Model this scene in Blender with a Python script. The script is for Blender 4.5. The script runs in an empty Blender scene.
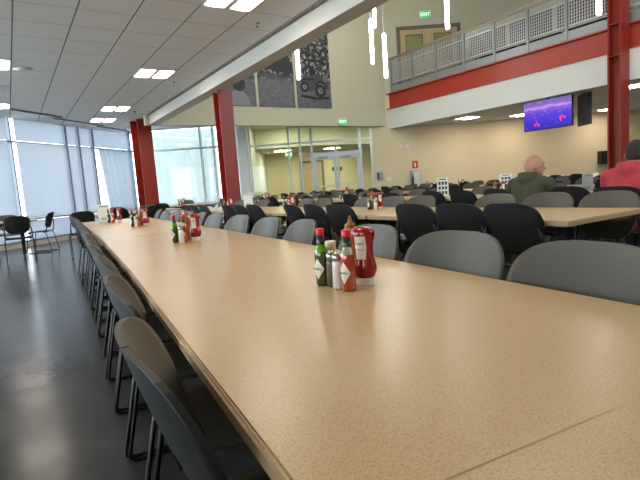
import bpy, bmesh, math, random
from mathutils import Vector, Matrix
random.seed(7)
R = math.radians
scn = bpy.context.scene
COL = scn.collection
V = Vector

# ------------------------------------------------------------------ materials
def srgb(r, g, b):
    f = lambda c: (c/12.92 if c <= .04045 else ((c+.055)/1.055)**2.4)
    return (f(r/255), f(g/255), f(b/255), 1)

def mat(name, col, rough=.5, metal=0, noise=0, nscale=20, bump=0, bscale=200, emit=None, estr=0, spec=.5, coat=0, trans=0, rvar=0):
    m = bpy.data.materials.new(name); m.use_nodes = True
    nt = m.node_tree; b = nt.nodes['Principled BSDF']
    b.inputs['Base Color'].default_value = col
    b.inputs['Roughness'].default_value = rough
    b.inputs['Metallic'].default_value = metal
    b.inputs['Specular IOR Level'].default_value = spec
    b.inputs['Coat Weight'].default_value = coat
    b.inputs['Transmission Weight'].default_value = trans
    tc = None
    if noise or bump or rvar:
        tc = nt.nodes.new('ShaderNodeTexCoord')
    if noise or rvar:
        n = nt.nodes.new('ShaderNodeTexNoise'); n.inputs['Scale'].default_value = nscale
        n.inputs['Detail'].default_value = 4
        nt.links.new(tc.outputs['Object'], n.inputs['Vector'])
    if noise:
        mx = nt.nodes.new('ShaderNodeMix'); mx.data_type = 'RGBA'
        mx.inputs['A'].default_value = tuple(max(0, c*(1-noise)) for c in col[:3])+(1,)
        mx.inputs['B'].default_value = tuple(min(1, c*(1+noise)) for c in col[:3])+(1,)
        nt.links.new(n.outputs['Fac'], mx.inputs['Factor'])
        nt.links.new(mx.outputs['Result'], b.inputs['Base Color'])
    if rvar:
        mr = nt.nodes.new('ShaderNodeMapRange')
        mr.inputs['To Min'].default_value = max(.02, rough-rvar); mr.inputs['To Max'].default_value = rough+rvar
        nt.links.new(n.outputs['Fac'], mr.inputs['Value']); nt.links.new(mr.outputs['Result'], b.inputs['Roughness'])
    if bump:
        n2 = nt.nodes.new('ShaderNodeTexNoise'); n2.inputs['Scale'].default_value = bscale
        nt.links.new(tc.outputs['Object'], n2.inputs['Vector'])
        bp = nt.nodes.new('ShaderNodeBump'); bp.inputs['Strength'].default_value = bump; bp.inputs['Distance'].default_value = .002
        nt.links.new(n2.outputs['Fac'], bp.inputs['Height']); nt.links.new(bp.outputs['Normal'], b.inputs['Normal'])
    if emit:
        b.inputs['Emission Color'].default_value = emit; b.inputs['Emission Strength'].default_value = estr
    return m

M = {}
M['wall_beige'] = mat('wall_beige', srgb(194, 191, 166), .8, noise=.03, nscale=3)
M['wall_warm'] = mat('wall_warm', srgb(218, 200, 164), .8, noise=.03, nscale=2)
M['white_paint'] = mat('white_paint', srgb(228, 228, 222), .6)
M['beam_paint'] = mat('beam_paint', srgb(205, 203, 194), .6, noise=.02, nscale=4)
M['soffit'] = mat('soffit', srgb(190, 188, 180), .8)
M['red_steel'] = mat('red_steel', srgb(140, 36, 22), .42, noise=.08, nscale=4)
M['red_steel_lit'] = mat('red_steel_lit', srgb(176, 58, 42), .4, noise=.05, nscale=2)  # red steel again, lamp light on the balcony beam mixed into the colour
M['grey_metal'] = mat('grey_metal', srgb(150, 156, 160), .4, metal=.3)
M['alu'] = mat('alu', srgb(200, 204, 206), .35, metal=.3)
M['white_frame'] = mat('white_frame', srgb(225, 230, 232), .45)
M['dark_frame'] = mat('dark_frame', srgb(112, 120, 136), .45)
M['shell_grey'] = mat('shell_grey', srgb(69, 62, 50), .42, noise=.06, nscale=12, bump=.15, bscale=500)
M['shell_black'] = mat('shell_black', srgb(27, 26, 25), .5, bump=.15, bscale=500)
M['black_steel'] = mat('black_steel', srgb(22, 22, 24), .3, metal=.4)
M['black'] = mat('black', srgb(18, 18, 20), .5)
M['dark_under'] = mat('dark_under', srgb(40, 36, 32), .7)
M['wood_rail'] = mat('wood_rail', srgb(190, 165, 135), .4, noise=.1, nscale=8)
M['door_wood'] = mat('door_wood', srgb(186, 160, 116), .5, noise=.12, nscale=6)
M['door_frame'] = mat('door_frame', srgb(110, 98, 80), .5)
M['paper'] = mat('paper', srgb(222, 222, 214), .6)
M['acrylic'] = mat('acrylic', srgb(200, 205, 200), .15)
M['ink'] = mat('ink', srgb(60, 62, 66), .7)
M['exit_green'] = mat('exit_green', srgb(20, 150, 80), .5, emit=srgb(30, 210, 110), estr=.3)
M['exit_letter'] = mat('exit_letter', srgb(235, 255, 240), .5, emit=(1, 1, 1, 1), estr=.35)
M['red_sign'] = mat('red_sign', srgb(205, 25, 30), .5)
M['lamp'] = mat('lamp', srgb(250, 248, 235), .5, emit=(1, .90, .76, 1), estr=12.5)
M['lamp_pendant'] = mat('lamp_pendant', srgb(250, 250, 245), .5, emit=(1, .95, .85, 1), estr=13)
M['lamp_hall'] = mat('lamp_hall', srgb(250, 248, 235), .5, emit=(1, .94, .78, 1), estr=30)
M['ketchup'] = mat('ketchup', srgb(148, 6, 10), .22, coat=.5)
M['cap_white'] = mat('cap_white', srgb(226, 220, 205), .4)
M['cap_red'] = mat('cap_red', srgb(215, 22, 30), .35)
M['sauce_orange'] = mat('sauce_orange', srgb(178, 50, 12), .15, coat=.8, noise=.12, nscale=60)
M['sauce_green'] = mat('sauce_green', srgb(54, 70, 8), .12, coat=.8, noise=.15, nscale=50)
M['glass_clear'] = mat('glass_clear', srgb(205, 190, 165), .08, trans=.35, coat=.8)
M['glass_green'] = mat('glass_green', srgb(96, 160, 30), .08, coat=.8)
M['foil_green'] = mat('foil_green', srgb(14, 46, 26), .3, coat=.3)
M['salt'] = mat('salt', srgb(232, 228, 218), .3, coat=.6)
M['pepper'] = mat('pepper', srgb(96, 86, 72), .3, coat=.6, noise=.4, nscale=500)
M['chrome'] = mat('chrome', srgb(170, 168, 160), .25, metal=.9)
M['mustard'] = mat('mustard', srgb(150, 92, 22), .3, coat=.5)
M['mustard_tip'] = mat('mustard_tip', srgb(138, 84, 30), .35)
M['yellow'] = mat('yellow', srgb(226, 170, 20), .3)
M['cream'] = mat('cream', srgb(232, 214, 180), .4)
M['label'] = mat('label', srgb(236, 226, 205), .5)
M['label_green'] = mat('label_green', srgb(60, 90, 50), .5)
M['skin'] = mat('skin', srgb(172, 124, 98), .5, noise=.06, nscale=30)
M['hair'] = mat('hair', srgb(46, 36, 30), .8, noise=.3, nscale=150, bump=.6, bscale=300)
M['stubble'] = mat('stubble', srgb(150, 116, 98), .7, noise=.1, nscale=200)
M['hoodie_green'] = mat('hoodie_green', srgb(62, 66, 44), .9, noise=.12, nscale=10, bump=.5, bscale=300)
M['hoodie_red'] = mat('hoodie_red', srgb(172, 56, 68), .9, noise=.08, nscale=10, bump=.5, bscale=300)
M['jeans'] = mat('jeans', srgb(42, 46, 60), .9)
M['shoe'] = mat('shoe', srgb(34, 32, 32), .6)
M['eye_white'] = mat('eye_white', srgb(225, 222, 218), .2)
M['eye_dark'] = mat('eye_dark', srgb(40, 28, 20), .2)
M['lip'] = mat('lip', srgb(168, 96, 84), .5)
M['counter'] = mat('counter', srgb(150, 150, 148), .4)
M['exterior'] = mat('exterior', srgb(205, 208, 210), .9)
M['pavement'] = mat('pavement', srgb(185, 185, 180), .9)

def nodes_of(m):
    return m.node_tree, m.node_tree.nodes['Principled BSDF']

# speckled laminate
m = M['laminate'] = mat('laminate', srgb(190, 166, 132), .30, spec=.5)
nt, b = nodes_of(m)
tc = nt.nodes.new('ShaderNodeTexCoord')
n1 = nt.nodes.new('ShaderNodeTexNoise'); n1.inputs['Scale'].default_value = 330; n1.inputs['Detail'].default_value = 2
n2 = nt.nodes.new('ShaderNodeTexVoronoi'); n2.inputs['Scale'].default_value = 260
r1 = nt.nodes.new('ShaderNodeValToRGB')
r1.color_ramp.elements[0].position = .30; r1.color_ramp.elements[0].color = srgb(164, 135, 98)
r1.color_ramp.elements[1].position = .62; r1.color_ramp.elements[1].color = srgb(194, 165, 124)
e = r1.color_ramp.elements.new(.46); e.color = srgb(186, 157, 116)
mx = nt.nodes.new('ShaderNodeMix'); mx.data_type = 'RGBA'; mx.blend_type = 'MULTIPLY'; mx.inputs['Factor'].default_value = .15
nt.links.new(tc.outputs['Object'], n1.inputs['Vector']); nt.links.new(tc.outputs['Object'], n2.inputs['Vector'])
nt.links.new(n1.outputs['Fac'], r1.inputs['Fac']); nt.links.new(r1.outputs['Color'], mx.inputs['A'])
mr = nt.nodes.new('ShaderNodeMapRange'); mr.inputs['From Max'].default_value = .5; mr.inputs['To Min'].default_value = .75
nt.links.new(n2.outputs['Distance'], mr.inputs['Value']); nt.links.new(mr.outputs['Result'], mx.inputs['B'])
nt.links.new(mx.outputs['Result'], b.inputs['Base Color'])
bp = nt.nodes.new('ShaderNodeBump'); bp.inputs['Strength'].default_value = .12; bp.inputs['Distance'].default_value = .001
nt.links.new(n1.outputs['Fac'], bp.inputs['Height']); nt.links.new(bp.outputs['Normal'], b.inputs['Normal'])
M['laminate_edge'] = mat('laminate_edge', srgb(176, 148, 112), .35, coat=.2)

# polished concrete
m = M['concrete'] = mat('concrete', srgb(96, 98, 102), .22, spec=.10)
nt, b = nodes_of(m)
tc = nt.nodes.new('ShaderNodeTexCoord')
n1 = nt.nodes.new('ShaderNodeTexNoise'); n1.inputs['Scale'].default_value = 1.3; n1.inputs['Detail'].default_value = 8; n1.inputs['Roughness'].default_value = .6
r1 = nt.nodes.new('ShaderNodeValToRGB')
r1.color_ramp.elements[0].position = .3; r1.color_ramp.elements[0].color = srgb(50, 49, 49)
r1.color_ramp.elements[1].position = .7; r1.color_ramp.elements[1].color = srgb(72, 71, 70)
nt.links.new(tc.outputs['Object'], n1.inputs['Vector']); nt.links.new(n1.outputs['Fac'], r1.inputs['Fac'])
nt.links.new(r1.outputs['Color'], b.inputs['Base Color'])
n3 = nt.nodes.new('ShaderNodeTexNoise'); n3.inputs['Scale'].default_value = 5; n3.inputs['Detail'].default_value = 6
nt.links.new(tc.outputs['Object'], n3.inputs['Vector'])
mr = nt.nodes.new('ShaderNodeMapRange'); mr.inputs['To Min'].default_value = .12; mr.inputs['To Max'].default_value = .30
nt.links.new(n3.outputs['Fac'], mr.inputs['Value']); nt.links.new(mr.outputs['Result'], b.inputs['Roughness'])
bp = nt.nodes.new('ShaderNodeBump'); bp.inputs['Strength'].default_value = .12; bp.inputs['Distance'].default_value = .01
nt.links.new(n3.outputs['Fac'], bp.inputs['Height']); nt.links.new(bp.outputs['Normal'], b.inputs['Normal'])

# tile ceiling: 0.61 m lay-in grid
GX, GY, GP = .30, 6.77, .61
def tile_mat(name, base, line, gx, gy):
    m = mat(name, base, .9)
    nt, b = nodes_of(m)
    tc = nt.nodes.new('ShaderNodeTexCoord'); sx = nt.nodes.new('ShaderNodeSeparateXYZ')
    nt.links.new(tc.outputs['Object'], sx.inputs['Vector'])
    def lines(out, off, w):
        a = nt.nodes.new('ShaderNodeMath'); a.operation = 'SUBTRACT'; a.inputs[1].default_value = off - 61*GP
        nt.links.new(out, a.inputs[0])
        c = nt.nodes.new('ShaderNodeMath'); c.operation = 'PINGPONG'; c.inputs[1].default_value = GP/2
        nt.links.new(a.outputs[0], c.inputs[0])
        d = nt.nodes.new('ShaderNodeMath'); d.operation = 'LESS_THAN'; d.inputs[1].default_value = w
        nt.links.new(c.outputs[0], d.inputs[0]); return d
    lx = lines(sx.outputs['X'], gx, .008); ly = lines(sx.outputs['Y'], gy, .006)
    mxx = nt.nodes.new('ShaderNodeMath'); mxx.operation = 'MAXIMUM'
    nt.links.new(lx.outputs[0], mxx.inputs[0])
    h = nt.nodes.new('ShaderNodeMath'); h.operation = 'MULTIPLY'; h.inputs[1].default_value = .55
    nt.links.new(ly.outputs[0], h.inputs[0]); nt.links.new(h.outputs[0], mxx.inputs[1])
    mx = nt.nodes.new('ShaderNodeMix'); mx.data_type = 'RGBA'
    mx.inputs['A'].default_value = base; mx.inputs['B'].default_value = line
    nt.links.new(mxx.outputs[0], mx.inputs['Factor']); nt.links.new(mx.outputs['Result'], b.inputs['Base Color'])
    return m
M['tile'] = tile_mat('tile', srgb(236, 236, 233), srgb(118, 120, 122), GX, GY)

# window shades / sheers: translucent cloth
def cloth_mat(name, col, tr, see, tcol=None):
    m = bpy.data.materials.new(name); m.use_nodes = True; nt = m.node_tree; nt.nodes.clear()
    o = nt.nodes.new('ShaderNodeOutputMaterial')
    d = nt.nodes.new('ShaderNodeBsdfDiffuse'); d.inputs['Color'].default_value = col
    t = nt.nodes.new('ShaderNodeBsdfTranslucent'); t.inputs['Color'].default_value = tcol or col
    p = nt.nodes.new('ShaderNodeBsdfTransparent'); p.inputs['Color'].default_value = (.95, .98, 1, 1)
    a = nt.nodes.new('ShaderNodeMixShader'); a.inputs[0].default_value = tr
    c = nt.nodes.new('ShaderNodeMixShader'); c.inputs[0].default_value = see
    tc = nt.nodes.new('ShaderNodeTexCoord'); n = nt.nodes.new('ShaderNodeTexNoise'); n.inputs['Scale'].default_value = 1.2
    nt.links.new(tc.outputs['Object'], n.inputs['Vector'])
    mr = nt.nodes.new('ShaderNodeMapRange'); mr.inputs['To Min'].default_value = see*.6; mr.inputs['To Max'].default_value = min(1, see*1.4)
    nt.links.new(n.outputs['Fac'], mr.inputs['Value']); nt.links.new(mr.outputs['Result'], c.inputs[0])
    nt.links.new(d.outputs[0], a.inputs[1]); nt.links.new(t.outputs[0], a.inputs[2])
    nt.links.new(a.outputs[0], c.inputs[1]); nt.links.new(p.outputs[0], c.inputs[2])
    nt.links.new(c.outputs[0], o.inputs['Surface'])
    return m
M['shade'] = cloth_mat('shade', srgb(200, 208, 220), .72, .03, (.092, .102, .120, 1))
M['sheer'] = cloth_mat('sheer', srgb(190, 200, 196), .6, .05, (.15, .17, .16, 1))
def glass_mat(name, tint, refl=.08):
    m = bpy.data.materials.new(name); m.use_nodes = True; nt = m.node_tree; nt.nodes.clear()
    o = nt.nodes.new('ShaderNodeOutputMaterial')
    g = nt.nodes.new('ShaderNodeBsdfGlossy'); g.inputs['Roughness'].default_value = .03
    p = nt.nodes.new('ShaderNodeBsdfTransparent'); p.inputs['Color'].default_value = tint
    a = nt.nodes.new('ShaderNodeMixShader')
    fr = nt.nodes.new('ShaderNodeLayerWeight'); fr.inputs['Blend'].default_value = .5
    pw = nt.nodes.new('ShaderNodeMath'); pw.operation = 'POWER'; pw.inputs[1].default_value = 5
    ma = nt.nodes.new('ShaderNodeMath'); ma.operation = 'MULTIPLY_ADD'; ma.inputs[1].default_value = .5; ma.inputs[2].default_value = .03
    nt.links.new(fr.outputs['Facing'], pw.inputs[0]); nt.links.new(pw.outputs[0], ma.inputs[0]); nt.links.new(ma.outputs[0], a.inputs[0])
    nt.links.new(p.outputs[0], a.inputs[1]); nt.links.new(g.outputs[0], a.inputs[2])
    nt.links.new(a.outputs[0], o.inputs['Surface'])
    return m
M['pane'] = glass_mat('pane', (.93, .97, .98, 1))
M['pane_in'] = glass_mat('pane_in', (.86, .92, .86, 1))

# perforated screen
def perf_mat():
    m = bpy.data.materials.new('perforated'); m.use_nodes = True; nt = m.node_tree
    b = nt.nodes['Principled BSDF']; b.inputs['Base Color'].default_value = srgb(112, 116, 120); b.inputs['Roughness'].default_value = .5
    return m
M['perf'] = perf_mat()

# tv picture
m = M['screen'] = mat('screen', (0, 0, 0, 1), .2)
nt, b = nodes_of(m)
tc = nt.nodes.new('ShaderNodeTexCoord'); mp = nt.nodes.new('ShaderNodeMapping')
nt.links.new(tc.outputs['Generated'], mp.inputs['Vector'])
sx = nt.nodes.new('ShaderNodeSeparateXYZ'); nt.links.new(tc.outputs['Generated'], sx.inputs['Vector'])
r1 = nt.nodes.new('ShaderNodeValToRGB')
cr = r1.color_ramp
cr.elements[0].position = 0; cr.elements[0].color = (.02, .012, .34, 1)
cr.elements[1].position = 1; cr.elements[1].color = (.16, .13, .38, 1)
for p_, c_ in ((.3, (.05, .02, .62, 1)), (.55, (.10, .05, .60, 1)), (.68, (.22, .08, .62, 1)), (.74, (.60, .28, .85, 1)), (.82, (.20, .12, .50, 1))):
    e = cr.elements.new(p_); e.color = c_
vo = nt.nodes.new('ShaderNodeTexVoronoi'); vo.inputs['Scale'].default_value = 9
mp.inputs['Scale'].default_value = (1, 1.7, 1)
nt.links.new(mp.outputs['Vector'], vo.inputs['Vector'])
nz = nt.nodes.new('ShaderNodeTexNoise'); nz.inputs['Scale'].default_value = 6
nt.links.new(mp.outputs['Vector'], nz.inputs['Vector'])
ad = nt.nodes.new('ShaderNodeMath'); ad.operation = 'MULTIPLY_ADD'; ad.inputs[1].default_value = .22; 
nt.links.new(nz.outputs['Fac'], ad.inputs[0]); nt.links.new(sx.outputs['Z'], ad.inputs[2])
sb = nt.nodes.new('ShaderNodeMath'); sb.operation = 'SUBTRACT'; sb.inputs[1].default_value = .11
nt.links.new(ad.outputs[0], sb.inputs[0]); nt.links.new(sb.outputs[0], r1.inputs['Fac'])
r2 = nt.nodes.new('ShaderNodeValToRGB')
r2.color_ramp.elements[0].position = .08; r2.color_ramp.elements[0].color = (.75, .25, .8, 1)
r2.color_ramp.elements[1].position = .3; r2.color_ramp.elements[1].color = (0, 0, 0, 1)
nt.links.new(vo.outputs['Distance'], r2.inputs['Fac'])
am = nt.nodes.new('ShaderNodeMix'); am.data_type = 'RGBA'; am.blend_type = 'ADD'; am.inputs['Factor'].default_value = .35
nt.links.new(r1.outputs['Color'], am.inputs['A']); nt.links.new(r2.outputs['Color'], am.inputs['B'])
nt.links.new(am.outputs['Result'], b.inputs['Emission Color']); b.inputs['Emission Strength'].default_value = .42
M['screen_red'] = mat('screen_red', (.05, 0, .05, 1), .3, emit=(.9, .05, .25, 1), estr=.4)

# poster photographs (black and white)
def poster_mat(name, seed, dark_from):
    m = mat(name, (.3, .3, .3, 1), .55)
    nt, b = nodes_of(m)
    tc = nt.nodes.new('ShaderNodeTexCoord')
    mp = nt.nodes.new('ShaderNodeMapping'); mp.inputs['Location'].default_value = (seed, seed*2, 0)
    nt.links.new(tc.outputs['Object'], mp.inputs['Vector'])
    n = nt.nodes.new('ShaderNodeTexNoise'); n.inputs['Scale'].default_value = 9; n.inputs['Detail'].default_value = 8; n.inputs['Roughness'].default_value = .75
    nt.links.new(mp.outputs['Vector'], n.inputs['Vector'])
    sx = nt.nodes.new('ShaderNodeSeparateXYZ'); nt.links.new(tc.outputs['Object'], sx.inputs['Vector'])
    n2 = nt.nodes.new('ShaderNodeTexNoise'); n2.inputs['Scale'].default_value = 1.6; n2.inputs['Detail'].default_value = 3
    nt.links.new(mp.outputs['Vector'], n2.inputs['Vector'])
    ra = nt.nodes.new('ShaderNodeValToRGB')   # leaves and sky
    ra.color_ramp.elements[0].position = .49; ra.color_ramp.elements[0].color = srgb(18, 19, 22)
    ra.color_ramp.elements[1].position = .66; ra.color_ramp.elements[1].color = srgb(190, 192, 194)
    nt.links.new(n.outputs['Fac'], ra.inputs['Fac'])
    rb = nt.nodes.new('ShaderNodeValToRGB')   # dusty ground
    rb.color_ramp.elements[0].position = .3; rb.color_ramp.elements[0].color = srgb(62, 63, 70)
    rb.color_ramp.elements[1].position = .7; rb.color_ramp.elements[1].color = srgb(112, 114, 122)
    nt.links.new(n.outputs['Fac'], rb.inputs['Fac'])
    ad = nt.nodes.new('ShaderNodeMath'); ad.operation = 'MULTIPLY_ADD'; ad.inputs[1].default_value = .35
    nt.links.new(n2.outputs['Fac'], ad.inputs[0]); nt.links.new(sx.outputs['Z'], ad.inputs[2])
    ms = nt.nodes.new('ShaderNodeMapRange'); ms.inputs['From Min'].default_value = dark_from; ms.inputs['From Max'].default_value = dark_from+.12
    nt.links.new(ad.outputs[0], ms.inputs['Value'])
    mx = nt.nodes.new('ShaderNodeMix'); mx.data_type = 'RGBA'
    nt.links.new(ms.outputs['Result'], mx.inputs['Factor']); nt.links.new(rb.outputs['Color'], mx.inputs['A']); nt.links.new(ra.outputs['Color'], mx.inputs['B'])
    nt.links.new(mx.outputs['Result'], b.inputs['Base Color'])
    return m

# ------------------------------------------------------------------ mesh helpers
class MB:
    """collects shapes for ONE mesh object"""
    def __init__(s): s.v = []; s.f = []; s.m = []; s.sm = []
    def add(s, vs, fs, mi=0, smooth=False):
        o = len(s.v); s.v += [tuple(p) for p in vs]
        for f in fs: s.f.append(tuple(i+o for i in f)); s.m.append(mi); s.sm.append(smooth)
    def box(s, x0, x1, y0, y1, z0, z1, mi=0):
        vs = [(x, y, z) for z in (z0, z1) for y in (y0, y1) for x in (x0, x1)]
        s.add(vs, [(0, 2, 3, 1), (4, 5, 7, 6), (0, 1, 5, 4), (2, 6, 7, 3), (0, 4, 6, 2), (1, 3, 7, 5)], mi)
    def bbox(s, x0, x1, y0, y1, z0, z1, b=.004, mi=0):
        bm = bmesh.new(); bmesh.ops.create_cube(bm, size=1)
        for v in bm.verts:
            v.co = V(((x0+x1)/2+v.co.x*(x1-x0), (y0+y1)/2+v.co.y*(y1-y0), (z0+z1)/2+v.co.z*(z1-z0)))
        bmesh.ops.bevel(bm, geom=list(bm.edges), offset=b, segments=2, affect='EDGES')
        bm.verts.index_update()
        s.add([v.co[:] for v in bm.verts], [[v.index for v in f.verts] for f in bm.faces], mi, False); bm.free()
    def prism(s, poly, z0, z1, mi=0):
        n = len(poly); vs = [(x, y, z0) for x, y in poly]+[(x, y, z1) for x, y in poly]
        fs = [tuple(range(n-1, -1, -1)), tuple(range(n, 2*n))]+[(i, (i+1) % n, n+(i+1) % n, n+i) for i in range(n)]
        s.add(vs, fs, mi)
    def obox(s, p, d, l0, l1, t0, t1, z0, z1, mi=0):
        """box in the frame of a line through p with unit direction d: l along, t to the left"""
        nx, ny = -d[1], d[0]
        q = [(p[0]+d[0]*l+nx*t, p[1]+d[1]*l+ny*t) for l, t in ((l0, t0), (l1, t0), (l1, t1), (l0, t1))]
        s.prism(q, z0, z1, mi)
    def tube(s, pts, r, n=8, mi=0, caps=True):
        pts = [V(p) for p in pts]; rings = []
        rr = r if isinstance(r, (list, tuple)) else [r]*len(pts)
        up = None
        for i, p in enumerate(pts):
            a = pts[max(0, i-1)]; b_ = pts[min(len(pts)-1, i+1)]
            t = (b_-a).normalized()
            if up is None:
                up = V((0, 0, 1)) if abs(t.z) < .9 else V((1, 0, 0))
            x = up-t*up.dot(t)
            if x.length < 1e-4: x = t.orthogonal()
            x.normalize(); up = x; y = t.cross(x)
            rings.append([p+(x*math.cos(2*math.pi*k/n)+y*math.sin(2*math.pi*k/n))*rr[i] for k in range(n)])
        vs = [q for rg in rings for q in rg]; fs = []
        for i in range(len(pts)-1):
            for k in range(n):
                fs.append((i*n+k, i*n+(k+1) % n, (i+1)*n+(k+1) % n, (i+1)*n+k))
        if caps:
            fs.append(tuple(range(n-1, -1, -1))); fs.append(tuple((len(pts)-1)*n+k for k in range(n)))
        s.add(vs, fs, mi, True)
    def lathe(s, prof, n=20, c=(0, 0, 0), sx=1, sy=1, mi=0, mis=None, rot=0):
        """prof: (radius, z) list from bottom to top; mis: material per band"""
        vs = []
        for r, z in prof:
            for k in range(n):
                a = 2*math.pi*k/n
                X_, Y_ = r*math.cos(a)*sx, r*math.sin(a)*sy
                vs.append((c[0]+X_*math.cos(rot)-Y_*math.sin(rot), c[1]+X_*math.sin(rot)+Y_*math.cos(rot), c[2]+z))
        for i in range(len(prof)-1):
            fs = [(i*n+k, i*n+(k+1) % n, (i+1)*n+(k+1) % n, (i+1)*n+k) for k in range(n)]
            if i == 0: s.add(vs, [], 0); base = len(s.v)-len(vs)
            for f in fs:
                s.f.append(tuple(j+base for j in f)); s.m.append(mis[i] if mis else mi); s.sm.append(True)
        s.f.append(tuple(base+k for k in range(n-1, -1, -1))); s.m.append(mis[0] if mis else mi); s.sm.append(False)
        s.f.append(tuple(base+(len(prof)-1)*n+k for k in range(n))); s.m.append(mis[-1] if mis else mi); s.sm.append(False)
    def build(s, name, mats, parent=None):
        me = bpy.data.meshes.new(name); me.from_pydata(s.v, [], s.f)
        for m_ in (mats if isinstance(mats, (list, tuple)) else [mats]): me.materials.append(M[m_] if isinstance(m_, str) else m_)
        me.polygons.foreach_set('material_index', s.m); me.polygons.foreach_set('use_smooth', s.sm)
        me.update()
        bm = bmesh.new(); bm.from_mesh(me); bmesh.ops.recalc_face_normals(bm, faces=bm.faces); bm.to_mesh(me); bm.free()
        o = bpy.data.objects.new(name, me); COL.objects.link(o)
        if parent: o.parent = parent
        return o

def thing(name, label, cat, loc=(0, 0, 0), rz=0, group=None):
    o = bpy.data.objects.new(name, None); COL.objects.link(o); o.empty_display_size = .1
    o.location = loc; o.rotation_euler = (0, 0, rz); o['label'] = label; o['category'] = cat; o['kind'] = 'thing'
    if group: o['group'] = group
    return o
def tag(o, label, cat, group=None, kind='thing'):
    o['label'] = label; o['category'] = cat; o['kind'] = kind
    if group: o['group'] = group
    return o
def struct(o, label=None, cat=None):
    o['kind'] = 'structure'
    if label: o['label'] = label
    if cat: o['category'] = cat
    return o
def copy_tree(o, parent=None):
    c = o.copy(); COL.objects.link(c)
    if parent: c.parent = parent
    for ch in list(o.children): copy_tree(ch, c)
    return c
def place(proto, first, loc, rz, label, group=None):
    o = proto if first else copy_tree(proto)
    o.location = loc; o.rotation_euler = (0, 0, rz); o['label'] = label
    if group: o['group'] = group
    return o
def text_mesh(body, size, name, m_, parent, loc, rot, align='CENTER'):
    cu = bpy.data.curves.new(name, 'FONT'); cu.body = body; cu.size = size; cu.align_x = align; cu.align_y = 'CENTER'
    cu.extrude = size*.03
    cu.materials.append(M[m_])
    t_ = bpy.data.objects.new(name, cu); COL.objects.link(t_)
    me = bpy.data.meshes.new_from_object(t_.evaluated_get(bpy.context.evaluated_depsgraph_get()))
    bpy.data.objects.remove(t_); bpy.data.curves.remove(cu); me.materials.clear(); me.materials.append(M[m_])
    o = bpy.data.objects.new(name, me); COL.objects.link(o); o.parent = parent
    o.location = loc; o.rotation_euler = rot
    return o
ORD = ['nearest', 'second', 'third', 'fourth', 'fifth', 'sixth', 'seventh', 'eighth', 'ninth', 'tenth', 'eleventh', 'twelfth',
       'thirteenth', 'fourteenth', 'fifteenth', 'sixteenth', 'seventeenth', 'eighteenth', 'nineteenth', 'twentieth']

# ------------------------------------------------------------------ the two facades
CF = V((4.2, 18.0)); DF = V((.845, -.535)).normalized()     # facade with the glass doors
P0 = V((-9, 5.4)); DL = (CF-P0).normalized(); LL = (CF-P0).length  # facade of shaded windows
def fp(t, off=0):  # a point on the door facade (off > 0 is outside)
    n = V((-DF.y, DF.x)); p = CF+DF*t+n*off; return (p.x, p.y)
XB = 11.62; ZCEIL = 3.17; ZHI = 7.45; YH = 13.35

# floor
f = MB(); f.prism([(-9, -6), (21.5, -6), (21.5, 6.9), fp(0, 0), (-9, 5.4)], -.12, 0)
struct(f.build('floor', 'concrete'))
f = MB(); f.prism([(-30, -25), (55, -25), (55, 60), (-30, 60)], -.4, -.14)
struct(f.build('ground', 'exterior'))
# lower ceiling on the window side
f = MB(); f.prism([(-9, -6), (3.4, -6), (3.4, 17.2), (-9, 5.42)], ZCEIL, ZCEIL+.1)
struct(f.build('ceiling', 'tile'))
# dropped edge beam + wall above it
f = MB(); f.box(3.40, 3.66, -6, YH, 2.92, ZHI); struct(f.build('beam', 'beam_paint'))
f = MB(); f.box(3.372, 3.398, -6, YH+.9, 3.14, 3.168); struct(f.build('trim_1', 'door_frame'))
# bulkhead wall with the posters
cx = XB+.02
f = MB(); f.prism([(3.3, YH), (cx, YH), (cx, YH+.2), (3.3, YH+.2)], 2.9, ZHI); struct(f.build('wall_bulkhead', 'wall_beige'))
# soffit behind the bulkhead
f = MB(); f.prism([(3.3, YH+.2), (cx, YH+.2), fp(8.1, .0), fp(0, .0), (3.3, 17.15)], 3.36, 3.5); struct(f.build('ceiling_soffit', 'soffit'))
# upper hall ceiling
f = MB(); f.prism([(3.4, -6), (21.5, -6), (21.5, 6.9), fp(0, .3), (3.4, 17.2)], ZHI, ZHI+.15); struct(f.build('ceiling_upper', 'white_paint'))
# acoustic clouds under the upper ceiling
for i, (a, b_) in enumerate([((12.0, 9.0), (14.0, 11.0)), ((8.2, 9.6), (10.8, 12.0)), ((12.0, 6.2), (14.6, 8.6))]):
    g = MB(); g.bbox(a[0], b_[0], a[1], b_[1], ZHI-.28, ZHI-.22, .01)
    for hx in (a[0]+.3, b_[0]-.3):
        g.tube([(hx, (a[1]+b_[1])/2, ZHI-.22), (hx, (a[1]+b_[1])/2, ZHI)], .01, 6)
    tag(g.build('acoustic_panel', 'white_paint'), 'flat white acoustic panel hung under the high ceiling, ' + ['above the upper door', 'above the pendant lights', 'above the balcony railing'][i], 'ceiling panel', 'acoustic ceiling panels')
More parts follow.
